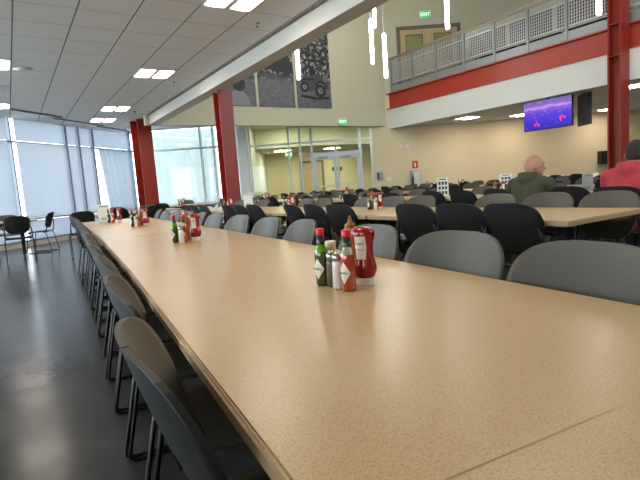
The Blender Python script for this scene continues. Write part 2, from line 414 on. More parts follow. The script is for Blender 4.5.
# right wall lower, upper
g = MB(); g.obox(CF, DF, 8.15, 20.5, .0, .2, 0, 4.0); struct(g.build('wall_cafeteria', 'wall_warm'))
g = MB(); g.obox(CF, DF, 8.15, 20.5, .0, .2, 4.0, ZHI); struct(g.build('wall_upper', 'wall_beige'))
g = MB(); g.box(21.3, 21.5, -6, 8, 0, ZHI); struct(g.build('wall_right', 'wall_warm'))
g = MB(); g.box(-9.2, 21.5, -6.2, -6, 0, 3.0); g.box(3.2, 21.5, -6.2, -6, 7.1, ZHI+.15); g.box(-9.2, 3.5, -6.2, -6, 3.0, ZHI); g.box(XB, 21.5, -6.2, -6, 3.0, 7.1); struct(g.build('wall_rear', 'wall_beige'))
g = MB(); g.box(-9.2, -9, -6, 5.6, 0, .64); g.box(-9.2, -9, -6, 5.6, 3.0, ZCEIL+.1); struct(g.build('wall_left', 'white_paint'))
# balcony floor slab, fascia, beam
g = MB(); g.prism([(XB+.16, -6), (21.3, -6), (21.3, 7.1), (XB+.16, 13.3)], 2.84, 2.9)
struct(g.build('ceiling_under_balcony', 'tile'))
g = MB(); g.prism([(XB+.3, -6), (21.3, -6), (21.3, 7.1), (XB+.3, 13.25)], 3.9, 4.02); struct(g.build('floor_balcony', 'soffit'))
g = MB(); g.box(XB, XB+.15, -6, YH, 2.80, 3.46); struct(g.build('trim_2', 'white_paint'))
g = MB(); g.box(XB+.05, XB+.10, -6, YH, 3.49, 3.97); g.box(XB-.04, XB+.2, -6, YH, 3.46, 3.495); g.box(XB-.04, XB+.2, -6, YH, 3.965, 4.0)
struct(g.build('beam_balcony', 'red_steel_lit'))

# red steel columns (wide-flange sections)
def column(name, x, y, z1, bf, d, rot, label, plates=False):
    o = MB(); t = .03
    o.box(-bf/2, bf/2, -d/2, -d/2+t, 0, z1); o.box(-bf/2, bf/2, d/2-t, d/2, 0, z1)
    o.box(-.012, .012, -d/2+t, d/2-t, 0, z1)
    o.box(-bf/2-.04, bf/2+.04, -d/2-.04, d/2+.04, 0, .03)
    ob = o.build(name, 'red_steel'); ob.location = (x, y, 0); ob.rotation_euler = (0, 0, rot)
    tag(ob, label, 'column')
    if plates:
        q = MB()
        for z in (3.30, 3.95): q.box(-bf/2-.01, bf/2+.01, -d/2+t, d/2-t, z, z+.02)
        q.box(.014, .03, -d/2+.05, d/2-.05, 3.35, 3.95)
        pl = q.build('stiffener_plate', 'red_steel', ob)
        q = MB()
        for k in range(5):
            for yy in (-.1, .1):
                q.lathe([(.014, 0), (.014, .012), (.006, .018)], 8, (yy, -d/2-.001, 0))
        # bolts in rows on the flange
        q2 = MB()
        for k in range(6):
            for xx in (-bf/2-.02, ):
                q2.box(xx, xx+.02, -.09-.012, -.09+.012, 3.45+k*.085, 3.45+k*.085+.024)
                q2.box(xx, xx+.02, .09-.012, .09+.012, 3.45+k*.085, 3.45+k*.085+.024)
        q2.build('bolt_row', 'red_steel', ob)
    return ob
column('steel_column', 3.42, 14.45, ZCEIL, .40, .46, R(12), 'red steel column at the window corner, farthest from the balcony')
column('steel_column', 3.70, 8.98, 2.92, .27, .30, R(0), 'red steel column carrying the end of the long white ceiling beam')
column('steel_column', XB-.235, 5.52, ZHI, .36, .28, R(0), 'tall red steel column rising past the balcony beside the wall screen', True)

# ------------------------------------------------------------------ shaded window facade
def win(name, p, d, t0, t1, zs, ts, frame, glass_off=.03, glass='pane', fw_=.05, label=None):
    """a bank of glazing: frame mesh with posts at ts, rails at zs; pane child"""
    root = bpy.data.objects.new(name, None); COL.objects.link(root); root['kind'] = 'structure'
    g = MB()
    for t in ts: g.obox(p, d, t-fw_/2, t+fw_/2, -.05, .07, zs[0], zs[-1])
    for z in zs: g.obox(p, d, t0, t1, -.045, .065, z-fw_/2, z+fw_/2)
    g.build('window_frame', frame, root)
    g = MB(); g.obox(p, d, t0, t1, glass_off, glass_off+.008, zs[0], zs[-1]); g.build('window_pane', glass, root)
    return root
ztr = 2.60
tsL = [.0, 2.3, 4.6, 6.9, 9.2, 11.4, 12.75, 14.62, 15.12, 15.72, 17.55, LL-.05]
for i in range(3):
    pass
win('window_fill_left', V((-9, -6)), V((0, 1)), 0, 11.4, [.66, 3.0], [0, 2.3, 4.6, 6.9, 9.2, 11.3], 'dark_frame')  # added glazing out of view, lets in daylight to brighten the tile ceiling
win('window_fill_rear', V((3.5, -6)), V((1, 0)), 0, 8.1, [3.02, 5, 7.08], [0, 2, 4, 6, 8.05], 'white_frame')  # added glazing behind the camera, brings daylight to bulkhead, balcony and upper ceiling
w = win('window_1', P0, DL, 0, LL, [.13, .66, ztr, 3.22], tsL, 'dark_frame', fw_=.04)
g = MB(); g.obox(P0, DL, -.1, LL, -.02, .15, 0, .12); struct(g.build('wall_sill', 'white_paint'))
g = MB(); g.obox(P0, DL, -.1, LL, -.06, -.02, .0, .08); struct(g.build('baseboard_window', 'soffit'))
g = MB(); g.obox(P0, DL, -.1, LL, .08, .2, 3.2, 3.6); struct(g.build('wall_window_head', 'white_paint'))
# stepped edge of the ceiling along the windows
g = MB()
for (t0, t1, o) in ((11.0, 13.4, -1.0), (13.4, 15.3, -.75), (15.3, 17.4, -.55)):
    g.obox(P0, DL, t0, t1, o-.05, o, ZCEIL-.03, ZCEIL-.002)
struct(g.build('trim_3', 'dark_frame'))
# roller shades, one per bay, with narrow uncovered gaps
SH = [(9.3, 11.39), (11.41, 12.66), (12.90, 14.61), (14.63, 15.11), (15.13, 15.74)]
for i, (a, b_) in enumerate(SH):
    vis = b_ > 11
    r_ = thing('roller_shade', ['white translucent roller shade over the window bay', ''][0], 'window shade', group='roller shades on the window wall')
    r_['label'] = 'pale translucent roller shade, ' + ORD[len(SH)-1-i].replace('nearest', 'first') + ' from the gathered curtain on the window wall'
    g = MB(); n = 14; vs = []; fs = []
    for k in range(n+1):
        t = a+(b_-a)*k/n; of = -.03+.004*math.sin(k*2.1)
        for z in (.68, ztr-.03):
            nx, ny = -DL.y, DL.x; vs.append((P0.x+DL.x*t+nx*of, P0.y+DL.y*t+ny*of, z))
    for k in range(n): fs.append((2*k, 2*k+2, 2*k+3, 2*k+1))
    g.add(vs, fs, 0, True); g.build('shade_cloth', 'shade', r_)
    def sheet(z0, z1, nm, o=-.03):
        g = MB(); nx, ny = -DL.y, DL.x
        g.add([(P0.x+DL.x*t+nx*o, P0.y+DL.y*t+ny*o, z) for t, z in ((a, z0), (b_, z0), (b_, z1), (a, z1))], [(0, 1, 2, 3)]); g.build(nm, 'shade', r_)
    sheet(ztr+.03, 3.18, 'upper_shade_cloth'); sheet(.15, .63, 'lower_shade_cloth')
    g = MB(); g.obox(P0, DL, a, b_, -.048, -.03, .685, .70); g.build('hem_bar', 'white_frame', r_)
# gathered curtain with a slanting edge
def curtain(label, p, d, ta, tb, ta2, z0, z1, off, waves, amp, m_, cat='curtain'):
    g = MB(); n = 90; h = 10; vs = []; fs = []
    for j in range(h+1):
        v = j/h; z = z0+(z1-z0)*v; a = ta+(ta2-ta)*v
        for k in range(n+1):
            u = k/n; t = a+(tb-a)*u; o = off+amp*(.4+.6*(1-v))*math.sin(u*waves*2*math.pi+math.sin(u*9)*.8)
            nx, ny = -d.y, d.x; vs.append((p.x+d.x*t+nx*o, p.y+d.y*t+ny*o, z))
    for j in range(h):
        for k in range(n):
            q = j*(n+1)+k; fs.append((q, q+1, q+n+2, q+n+1))
    g.add(vs, fs, 0, True); o = g.build('curtain', m_); tag(o, label, cat)
    return o
curtain('gathered pale blue sheer curtain with a slanting edge beside the corner column', P0, DL, 16.12, 17.52, 15.80, .15, ztr-.03, -.12, 7, .04, 'shade')
o = MB(); o.add([(P0.x+DL.x*t+DL.y*.03, P0.y+DL.y*t-DL.x*.03, z) for t, z in ((15.74, ztr+.03), (17.53, ztr+.03), (17.53, 3.18), (15.74, 3.18))], [(0, 1, 2, 3)])
tag(o.build('roller_shade', 'shade'), 'short pale shade above the rail over the gathered curtain', 'window shade')

# door facade, daylight part: white framed glazing from the corner to the white pier
win('window_2', CF, DF, .12, 3.45, [.1, .64, ztr-.0, 3.34], [.15, 2.10, 2.55, 3.42], 'white_frame', fw_=.07)
g = MB(); g.obox(CF, DF, .1, 3.45, -.02, .12, 0, .08); struct(g.build('wall_sill_2', 'white_paint'))
curtain('pale green sheer curtain behind the white framed glazing beside the corner column', CF, DF, .25, 2.62, .25, .15, 3.30, .16, 8, .03, 'sheer')
curtain('narrow sheer curtain behind the white glazing beside the white pier', CF, DF, 2.66, 3.36, 2.66, .15, 3.30, .16, 4, .02, 'sheer')
g = MB(); g.obox(CF, DF, 3.45, 3.76, -.16, .3, 0, 3.36); struct(g.build('column_pier', 'white_paint'))

# interior glass wall with doors
TG0, TG1 = 3.78, 8.15
g = MB()
root = bpy.data.objects.new('window_3', None); COL.objects.link(root); root['kind'] = 'structure'
posts = [3.82, 5.20, 5.60, 8.12]
for t in posts: g.obox(CF, DF, t-.035, t+.035, -.05, .06, 0, 3.36)
for t in (6.0, 7.72): g.obox(CF, DF, t-.045, t+.045, -.06, .07, 0, 3.36)
g.obox(CF, DF, TG0, TG1, -.045, .05, 2.50, 2.56); g.obox(CF, DF, TG0, TG1, -.045, .05, 3.28, 3.36); g.obox(CF, DF, TG0, 5.96, -.045, .05, 0, .1); g.obox(CF, DF, 7.76, TG1, -.045, .05, 0, .1)
g.build('window_frame', 'alu', root)
g = MB(); g.obox(CF, DF, TG0, 5.96, 0, .01, .1, 3.28); g.obox(CF, DF, 7.76, TG1, 0, .01, .1, 3.28); g.obox(CF, DF, 6.04, 7.68, 0, .01, 2.13, 3.28); g.build('window_pane', 'pane_in', root)
# double doors
d0 = bpy.data.objects.new('door_1', None); COL.objects.link(d0); d0['kind'] = 'structure'
g = MB(); g.obox(CF, DF, 5.98, 7.74, -.07, .08, 2.03, 2.13); g.obox(CF, DF, 6.80, 6.90, -.06, .06, 2.13, 2.32); g.build('door_header', 'alu', d0)
for (a, b_) in ((6.05, 6.84), (6.86, 7.67)):
    g = MB(); 
    g.obox(CF, DF, a, a+.09, -.04, .04, .02, 2.02); g.obox(CF, DF, b_-.09, b_, -.04, .04, .02, 2.02)
    g.obox(CF, DF, a, b_, -.04, .04, 1.90, 2.02); g.obox(CF, DF, a, b_, -.04, .04, .02, .26)
    lf = g.build('door_leaf', 'alu', d0)
    g = MB(); g.obox(CF, DF, a+.09, b_-.09, 0, .01, .26, 1.90); g.build('door_pane', 'pane_in', lf)
    g = MB(); g.obox(CF, DF, a+.03, b_-.03, -.12, -.08, .93, .98); g.obox(CF, DF, a+.05, a+.08, -.12, -.04, .93, .98); g.obox(CF, DF, b_-.08, b_-.05, -.12, -.04, .93, .98)
    g.build('push_bar', 'alu', lf)
    g = MB(); g.obox(CF, DF, a+.15, a+.5, -.1, -.04, 1.92, 1.99); g.build('door_closer', 'grey_metal', lf)

# vestibule behind the glass wall
g = MB(); g.obox(CF, DF, 3.5, 12.5, 6.5, 6.7, 0, 3.4); struct(g.build('wall_vestibule', 'wall_warm'))
g = MB(); g.obox(CF, DF, 3.5, 3.7, .31, 6.5, 0, 3.4); struct(g.build('wall_vestibule_side', 'wall_beige'))
g = MB(); g.obox(CF, DF, 12.3, 12.5, .2, 6.5, 0, 3.4); struct(g.build('wall_vestibule_end', 'wall_beige'))
g = MB(); g.obox(CF, DF, 3.4, 12.5, .22, 6.7, 3.4, 3.5); struct(g.build('ceiling_vestibule', 'white_paint'))
g = MB(); g.obox(CF, DF, 3.4, 12.5, .1, 6.7, -.13, -.005); struct(g.build('floor_vestibule', 'concrete'))
# dropped soffit inside the vestibule (diagonal edge)
g = MB(); 
q = [(CF+DF*a+V((-DF.y, DF.x))*b_)[:] for a, b_ in ((3.72, 2.6), (6.0, 2.6), (12.2, 5.6), (12.2, 6.45), (3.72, 6.45))]
g.prism(q, 2.62, 3.39); struct(g.build('wall_vestibule_soffit', 'wall_beige'))
d1 = bpy.data.objects.new('door_2', None); COL.objects.link(d1); d1['kind'] = 'structure'
g = MB(); g.obox(CF, DF, 5.45, 6.4, 6.44, 6.5, 0, 2.1); g.build('door_leaf', 'door_wood', d1)
g = MB(); g.obox(CF, DF, 5.35, 5.45, 6.42, 6.52, 0, 2.2); g.obox(CF, DF, 6.4, 6.5, 6.42, 6.52, 0, 2.2); g.obox(CF, DF, 5.35, 6.5, 6.42, 6.52, 2.1, 2.2); g.build('door_frame', 'door_frame', d1)
def wall_box(name, label, cat, t, z, w, h, dep, m_, off=0, p=CF, d=DF):
    g = MB(); g.obox(p, d, t-w/2, t+w/2, off-dep, off-.002, z-h/2, z+h/2); o = g.build(name, m_); tag(o, label, cat); return o
wall_box('room_sign', 'small dark sign plate on the far wall beyond the glass wall', 'sign', 7.15, 1.72, .5, .18, .02, 'ink', 6.5)

def exit_sign(label, cx, cy, z, d, sc=1, hang=None):
    r_ = thing('exit_sign', label, 'exit sign', (cx, cy, z), math.atan2(d[1], d[0]))
    g = MB(); g.bbox(-.17*sc, .17*sc, -.06, -.002, -.11*sc, .11*sc, .01); g.build('sign_housing', 'white_paint', r_)
    g = MB(); g.box(-.145*sc, .145*sc, -.064, -.0605, -.09*sc, .09*sc); g.build('sign_face', 'exit_green', r_)
    text_mesh('EXIT', .14*sc, 'lettering', 'exit_letter', r_, (0, -.067, 0), (R(90), 0, 0))
    if hang:
        g = MB(); g.tube([(0, -.03, .11*sc), (0, -.03, hang)], .008, 6); g.build('stem', 'alu', r_)
    return r_
exit_sign('green lit exit sign on the beige wall above the glass doors', 9.62, YH, 3.03, (1, 0), 1.0)
px, py = fp(10.22); exit_sign('green lit exit sign on the upper wall above the wooden doors', px, py, 6.56, DF, 1.15)
px, py = fp(5.05, 2.59); exit_sign('small green exit sign hanging beyond the glass wall', px, py, 2.30, DF, .8, .3)

# wall bits on the beige wall
def fpt(t, off=0): return fp(t, off)
r_ = thing('extinguisher_cabinet', 'pale grey extinguisher cabinet on the cafeteria wall below a red sign', 'extinguisher cabinet', fpt(9.62)+(0,), math.atan2(DF.y, DF.x))
g = MB(); g.bbox(-.17, .17, -.14, -.002, .55, 1.28, .008); g.build('cabinet_body', 'grey_metal', r_)
g = MB(); g.bbox(-.075, .155, -.155, -.141, .58, 1.25, .004); g.build('cabinet_door', 'acrylic', r_)
g = MB(); g.lathe([(.04, .62), (.045, .66), (.045, 1.02), (.02, 1.08), (.015, 1.14)], 12, (-.11, -.15, 0)); g.build('extinguisher', 'ink', r_)
r_ = thing('extinguisher_sign', 'red square extinguisher sign on the wall above the pale cabinet', 'sign', fpt(9.64)+(1.49,), math.atan2(DF.y, DF.x))
g = MB(); g.box(-.1, .1, -.012, -.002, -.13, .13); g.build('sign_plate', 'red_sign', r_)
g = MB(); g.lathe([(.03, -.09), (.034, -.08), (.034, .02), (.012, .05), (.012, .07)], 12, (0, -.014, 0), 1, .2); g.box(-.04, .03, -.018, -.013, .06, .075); g.box(-.05, -.04, -.018, -.013, -.0, .07); g.build('pictogram', 'paper', r_)
r_ = thing('wall_phone', 'grey wall phone beside the glass wall', 'telephone', fpt(8.37)+(1.17,), math.atan2(DF.y, DF.x))
g = MB(); g.bbox(-.11, .11, -.06, -.002, -.14, .14, .01); g.build('phone_body', 'grey_metal', r_)
g = MB(); g.bbox(-.09, -.03, -.1, -.061, -.12, .12, .012); g.build('handset', 'ink', r_)
wall_box('switch_plate', 'white double switch plate on the wall beside the grey phone', 'switch', 8.68, 1.05, .2, .13, .02, 'white_paint')
wall_box('wall_alarm', 'small white wall sensor high beside the glass wall, closer to the glass', 'sensor', 9.16, 2.17, .09, .09, .04, 'white_paint')
wall_box('wall_alarm', 'small white wall alarm high on the wall, farther from the glass', 'sensor', 9.38, 2.16, .12, .14, .05, 'white_paint')
r_ = thing('wall_speaker', 'small black box speaker on a stand against the warm wall by the tall column', 'speaker', fpt(16.35)+(0,), math.atan2(DF.y, DF.x))
g = MB(); g.bbox(-.22, .22, -.30, -.04, 1.05, 1.5, .01); g.build('speaker_box', 'black', r_)
g = MB(); g.tube([(0, -.17, .03), (0, -.17, 1.05)], .018, 8); g.lathe([(.2, 0), (.2, .02), (.03, .05)], 16, (0, -.25, 0)); g.build('stand', 'grey_metal', r_)
# TV-like picture display at far right of the cafeteria wall
# upper double doors
d2 = bpy.data.objects.new('door_3', None); COL.objects.link(d2); d2['kind'] = 'structure'
g = MB(); g.obox(CF, DF, 9.2, 9.32, -.04, -.001, 4.02, 6.22); g.obox(CF, DF, 11.3, 11.42, -.04, -.001, 4.02, 6.22); g.obox(CF, DF, 9.2, 11.42, -.04, -.001, 6.1, 6.22); g.build('door_frame', 'door_frame', d2)
for a in (9.34, 10.32):
    g = MB(); g.obox(CF, DF, a, a+.94, -.03, -.001, 4.02, 6.08); l_ = g.build('door_leaf', 'door_wood', d2)
    g = MB(); g.obox(CF, DF, a+.2, a+.74, -.04, -.031, 5.0, 5.9); g.build('door_window', 'pane_in', l_)
    g = MB(); g.obox(CF, DF, a+.17, a+.2, -.045, -.03, 4.97, 5.93); g.obox(CF, DF, a+.74, a+.77, -.045, -.03, 4.97, 5.93); g.obox(CF, DF, a+.17, a+.77, -.045, -.03, 5.9, 5.93); g.build('door_trim', 'door_frame', l_)

# ------------------------------------------------------------------ balcony railing
rl = thing('balcony_railing', 'grey steel balcony railing with mesh infill and wooden handrail above the red beam', 'railing', (XB+.1, 0, 0))
g = MB(); g.box(-.01, .01, -6, 13.2, 4.0, 4.24); g.build('kick_plate', 'grey_metal', rl)
RY = [13.15, 12.1, 11.05, 9.95, 8.9, 7.88, 6.85, 5.78, 4.7, 3.65, 2.6]
for y in RY:
    g = MB(); g.box(-.03, .03, y-.03, y+.03, 4.0, 5.12); g.build('post', 'grey_metal', rl)
g = MB(); g.tube([(0, 1.5, 5.17), (0, 13.2, 5.17)], .03, 10); g.build('handrail', 'wood_rail', rl)
g = MB(); g.box(-.02, .02, 1.5, 13.2, 5.09, 5.125); g.box(-.02, .02, 1.5, 13.2, 4.29, 4.325); g.build('rail_bar', 'grey_metal', rl)
for a, b_ in zip(RY[1:], RY[:-1]):
    g = MB(); a += .06; b2 = b_-.06
    n = 15
    for k in range(n+1):
        y = a+(b2-a)*k/n; g.box(-.008, .008, y-.008, y+.008, 4.34, 5.08)
    g.box(-.012, .012, a, b2, 4.345, 4.375); g.box(-.012, .012, a, b2, 4.90, 4.93)
    for k in range(6):
        z = 4.45+.075*k; g.box(-.005, .005, a, b2, z-.005, z+.005)
    g.build('mesh_infill', 'alu', rl)
# chairs/dark furniture on the balcony seen through the mesh
for i, (yy, xx) in enumerate([(9.3, 12.25), (7.95, 12.25), (6.6, 12.25)]):
    r_ = thing('balcony_couch', 'dark grey perforated bench behind the balcony railing, ' + ['nearest the upper doors', 'middle one of three', 'beside the tall column'][i], 'bench', (xx, yy, 4.02), 0, 'benches on the balcony')
    g = MB(); g.bbox(-.3, .3, -.55, .55, .38, .45, .02); g.build('seat', 'ink', r_)
    g = MB(); g.bbox(-.36, -.3, -.6, .6, .36, .98, .02); g.build('backrest', 'ink', r_)
    for sx_ in (-.25, .25):
        for sy_ in (-.45, .45):
            g = MB(); g.tube([(sx_, sy_, .001), (sx_, sy_, .38)], .02, 6); g.build('leg', 'black_steel', r_)

# ------------------------------------------------------------------ lamps
def troffer(x, y, z, label, grp, w=.6, lm='lamp'):
    r_ = thing('ceiling_light', label, 'ceiling light', (x, y, z), 0, grp)
    h = w/2
    g = MB()
    for a in ((-h, h, -h, -h+.02), (-h, h, h-.02, h), (-h, -h+.02, -h+.02, h-.02), (h-.02, h, -h+.02, h-.02)): g.box(*a, -.012, -.001)
    g.box(-.035, .035, -h+.02, h-.02, -.012, -.001)
    g.build('frame', 'white_paint', r_)
    for s_ in (-1, 1):
        g = MB(); n = 6; vs = []; x0, x1 = (.036, h-.021) if s_ > 0 else (-h+.021, -.036)
        for k in range(n+1):
            xx = x0+(x1-x0)*k/n; zz = -.006-.01*math.sin(math.pi*k/n)
            vs += [(xx, -h+.021, zz), (xx, h-.021, zz)]
        g.add(vs, [(2*k, 2*k+2, 2*k+3, 2*k+1) for k in range(n)], 0, True); g.build('diffuser', lm, r_)
    return r_
cxl = GX+GP*3.5; cl2 = GX-GP*.5
cy0 = GY+GP*3.5
i = 0
for y, nm in ((GY-GP*2.5, 'closest to the viewer'), (cy0, 'second from the viewer'), (cy0+6*GP, 'third from the viewer'), (GY+GP*12.5, 'closest to the windows')):
    troffer(cxl, y, ZCEIL, 'lit square ceiling light in the row beside the white beam, ' + nm, 'tile ceiling lights')
for y, nm in ((cy0-6*GP, 'nearest one'), (cy0, 'second one along'), (cy0+6*GP, 'third one, near the windows')):
    troffer(cl2, y, ZCEIL, 'lit square ceiling light in the row over the window aisle, ' + nm, 'tile ceiling lights')
for y in (cy0-12*GP, ):
    for x in (cxl, cl2):
        troffer(x, y, ZCEIL, 'lit square ceiling light behind the viewer over the ' + ('tables' if x > 1 else 'aisle'), 'tile ceiling lights')
for y, nm in ((cy0-6*GP, 'near'), (cy0, 'far')):
    troffer(cl2-4*GP, y, ZCEIL, 'lit square ceiling light in the outer row over the aisle, ' + nm + ' one', 'tile ceiling lights')
# air diffusers, sprinklers, detector
o = MB(); o.lathe([(.14, 0), (.14, -.01), (.05, -.03)], 24); o = o.build('speaker_grille', 'white_paint'); o.location = (.62, 5.55, ZCEIL-.001); tag(o, 'round white ceiling speaker above the window aisle, near one', 'ceiling speaker')
o = o.copy(); COL.objects.link(o); o.location = (.45, 9.1, ZCEIL-.001); tag(o, 'round white ceiling speaker above the window aisle, far one', 'ceiling speaker')
r_ = thing('air_vent', 'square white air vent in the tile ceiling between two lit lights', 'air vent', (cl2, cy0+3*GP, ZCEIL))
g = MB()
for k in range(3):
    h = .29-.09*k; t = .02
    for a in ((-h, h, -h, -h+t), (-h, h, h-t, h), (-h, -h+t, -h+t, h-t), (h-t, h, -h+t, h-t)): g.box(*a, -.014-.006*k, -.001)
g.build('louvre', 'white_paint', r_)
def sprinkler(x, y, z, label):
    g = MB(); g.lathe([(.035, 0), (.03, -.008), (.01, -.012), (.01, -.04), (.022, -.045), (.022, -.05)], 12)
    o = g.build('sprinkler', 'chrome'); o.location = (x, y, z-.001); tag(o, label, 'sprinkler', 'ceiling sprinklers')
sprinkler(3.0, 5.9, ZCEIL, 'small chrome sprinkler head in the tile ceiling beside the beam, near one')
sprinkler(2.95, 9.5, ZCEIL, 'small chrome sprinkler head in the tile ceiling beside the beam, middle one')
sprinkler(2.95, 12.9, ZCEIL, 'small chrome sprinkler head in the tile ceiling beside the beam, far one')
# lights under the balcony
for (x, y, nm) in ((12.9, 10.9, 'nearest the glass wall'), (14.6, 10.1, 'second from the glass wall'), (12.9, 5.9, 'beside the tall red column'), (17.2, 8.6, 'deepest one, near the wall'), (14.6, 5.9, 'behind the tall red column'), (12.9, 1.5, 'outermost of the row'), (17, 3, 'deep inside, outermost')):
    troffer(x, y, 2.84, 'lit square light in the low ceiling under the balcony, ' + nm, 'lights under the balcony')
# vestibule lights
for t, o_, nm in ((4.9, 1.4, 'closest to the white pier'), (7.2, 1.6, 'above the doors'), (9.6, 2.6, 'farthest along')):
    px, py = fp(t, o_); troffer(px, py, 3.4, 'lit square light in the vestibule ceiling beyond the glass, ' + nm, 'vestibule lights', lm='lamp_hall')
for t, o_, nm in ((4.7, 4.4, 'left one'), (6.9, 4.9, 'one above the wooden door')):
    px, py = fp(t, o_); troffer(px, py, 2.615, 'lit square light in the low vestibule soffit, ' + nm.replace('left one', 'beside the exit sign'), 'vestibule lights', lm='lamp_hall')

# pendant tubes
def pendant(x, y, z0, z1, label, r=.045):
    p_ = thing('pendant_light', label, 'pendant light', (x, y, 0), 0, 'pendant tube lights')
    g = MB(); g.lathe([(r*.5, z0), (r*.9, z0+.02), (r, z0+.06), (r, z1-.06), (r*.9, z1-.02), (r*.5, z1)], 16); g.build('lamp_tube', 'lamp_pendant', p_)
    g = MB(); g.tube([(0, 0, z1), (0, 0, ZHI)], .012, 6); g.lathe([(.06, ZHI-.03), (.06, ZHI-.001)], 12); g.build('stem', 'alu', p_)
pendant(8.67, 10.44, 4.13, 5.28, 'glowing white tube pendant hanging against the bulkhead, lowest of the close pair')
pendant(9.5, 11.25, 5.40, 6.55, 'glowing white tube pendant partly behind the ceiling beam, higher of the close pair')
pendant(8.60, 9.85, 3.64, 4.74, 'glowing white tube pendant hanging in front of the wall corner by the railing')
pendant(8.83, 7.94, 4.31, 5.5, 'glowing white tube pendant hanging in front of the upper wooden doors')
pendant(9.61, 5.0, 3.78, 5.0, 'glowing white tube pendant closest to the tall red column')
pendant(6.42, 10.6, 3.64, 4.9, 'glowing white tube pendant hanging in front of the posters')
for x, y in ((6.5, 5.5), (7.5, 2.0), (9.5, .5)):
    pendant(x, y, 4.9, 6.1, 'glowing white tube pendant high over the far tables, near the ' + {6.5: 'beam', 7.5: 'front rows', 9.5: 'balcony front'}[x])

# ------------------------------------------------------------------ posters
def poster(x0, x1, z0, z1, label, seed, darkf, extra=None):
    r_ = thing('photo_poster', label, 'poster', ((x0+x1)/2, YH, z0), 0, 'black and white photo posters')
    w = (x1-x0)/2; h = z1-z0
    g = MB(); g.box(-w, w, -.03, -.002, 0, h); g.build('poster_board', poster_mat('poster_%d' % seed, seed, darkf), r_)
    if extra: extra(r_)
    return r_
def dark_disc(g, cx, cz, r, y0, y1, mi, n=24):
    vs = [(cx+r*math.cos(2*math.pi*k/n), y0, cz+r*math.sin(2*math.pi*k/n)) for k in range(n)]+[(cx+r*math.cos(2*math.pi*k/n), y1, cz+r*math.sin(2*math.pi*k/n)) for k in range(n)]
    g.add(vs, [tuple(range(n)), tuple(range(2*n-1, n-1, -1))]+[(k, (k+1) % n, n+(k+1) % n, n+k) for k in range(n)], mi)
M['ph_dark'] = mat('ph_dark', srgb(18, 20, 24), .55, noise=.3, nscale=8)
M['ph_mid'] = mat('ph_mid', srgb(62, 64, 68), .55, noise=.3, nscale=12)
M['ph_light'] = mat('ph_light', srgb(128, 128, 132), .55, noise=.15, nscale=12)
def poly(g, pts, y0, y1, mi):
    n = len(pts); vs = [(x, y0, z) for x, z in pts]+[(x, y1, z) for x, z in pts]
    g.add(vs, [tuple(range(n)), tuple(range(2*n-1, n-1, -1))]+[(k, (k+1) % n, n+(k+1) % n, n+k) for k in range(n)], mi)
def jeep(r_):
    g = MB(); a, b_ = -.034, -.031
    poly(g, [(-.42, .62), (-.40, .98), (-.12, 1.0), (-.02, 1.08), (.22, 1.06), (.30, 1.0), (.52, .98), (.55, .62), (.44, .58), (.38, .78), (.18, .82), (.05, .72), (.0, .55), (-.2, .52), (-.3, .6)], a, b_, 1)
    for q in ([(-.30, 1.0), (-.30, 1.48), (-.265, 1.48), (-.265, 1.0)], [(.30, 1.0), (.27, 1.48), (.305, 1.48), (.335, 1.0)], [(-.32, 1.5), (.33, 1.5), (.33, 1.44), (-.32, 1.44)],
              [(-.42, .90), (.0, .92), (.0, .86), (-.42, .84)], [(.05, .72), (.18, .86), (.40, .82), (.47, .62), (.43, .60), (.36, .76), (.2, .79), (.08, .66)]):
        poly(g, q, a-.001, b_, 0)
    poly(g, [(.36, .84), (.36, 1.0), (.40, 1.03), (.54, 1.0), (.56, .84)], a-.003, b_, 2)
    for k in range(5): poly(g, [(.385+.033*k, .86), (.385+.033*k, .99), (.397+.033*k, .99), (.397+.033*k, .86)], a-.004, b_, 0)
    poly(g, [(-.12, 1.0), (-.14, 1.3), (.02, 1.3), (.05, 1.05)], a-.002, b_, 0); dark_disc(g, -.05, 1.35, .06, a-.003, b_, 2, 12)
    for cx_, cz_, R_ in ((.22, .54, .20), (-.36, .64, .16)):
        dark_disc(g, cx_, cz_, R_, a-.004, b_, 0); dark_disc(g, cx_, cz_, R_*.66, a-.005, b_, 1); dark_disc(g, cx_, cz_, R_*.42, a-.006, b_, 2); dark_disc(g, cx_, cz_, R_*.16, a-.007, b_, 0)
    poly(g, [(-.5, .40), (.1, .33), (.5, .36), (.6, .30), (.0, .26), (-.5, .34)], a-.0005, b_, 0)
    g.build('printed_vehicle', ['ph_dark', 'ph_mid', 'ph_light'], r_)
def back_head(r_):
    g = MB(); a, b_ = -.034, -.031
    poly(g, [(-.35, .02), (-.3, .3), (-.1, .45), (.15, .42), (.32, .25), (.38, .02)], a, b_, 2)
    dark_disc(g, .05, .62, .2, a-.002, b_, 0); g.build('printed_head', ['ph_dark', 'ph_mid', 'ph_light'], r_)
def trees(r_):
    g = MB(); a, b_ = -.034, -.031
    pts = [(-.6, 1.15), (.62, 1.0), (.6, 1.25), (.45, 1.5), (.4, 1.8), (.1, 2.0), (-.2, 1.95), (-.5, 1.9), (-.6, 1.6)]
    poly(g, pts, a, b_, 0); poly(g, [(-.62, .95), (-.3, 1.0), (.3, .9), (.6, .95), (.6, .88), (-.2, .86), (-.62, .9)], a, b_, 1)
    g.build('printed_trees', ['ph_dark', 'ph_mid', 'ph_light'], r_)
poster(7.98, 9.25, 3.45, 5.95, 'black and white photo poster of an open military vehicle under trees', 3, .95, jeep)
poster(6.66, 7.88, 3.45, 5.95, 'black and white photo poster of dark trees over bare ground', 5, .95, trees)
poster(5.40, 6.55, 3.45, 5.95, 'black and white photo poster showing the back of a head', 8, .9, back_head)

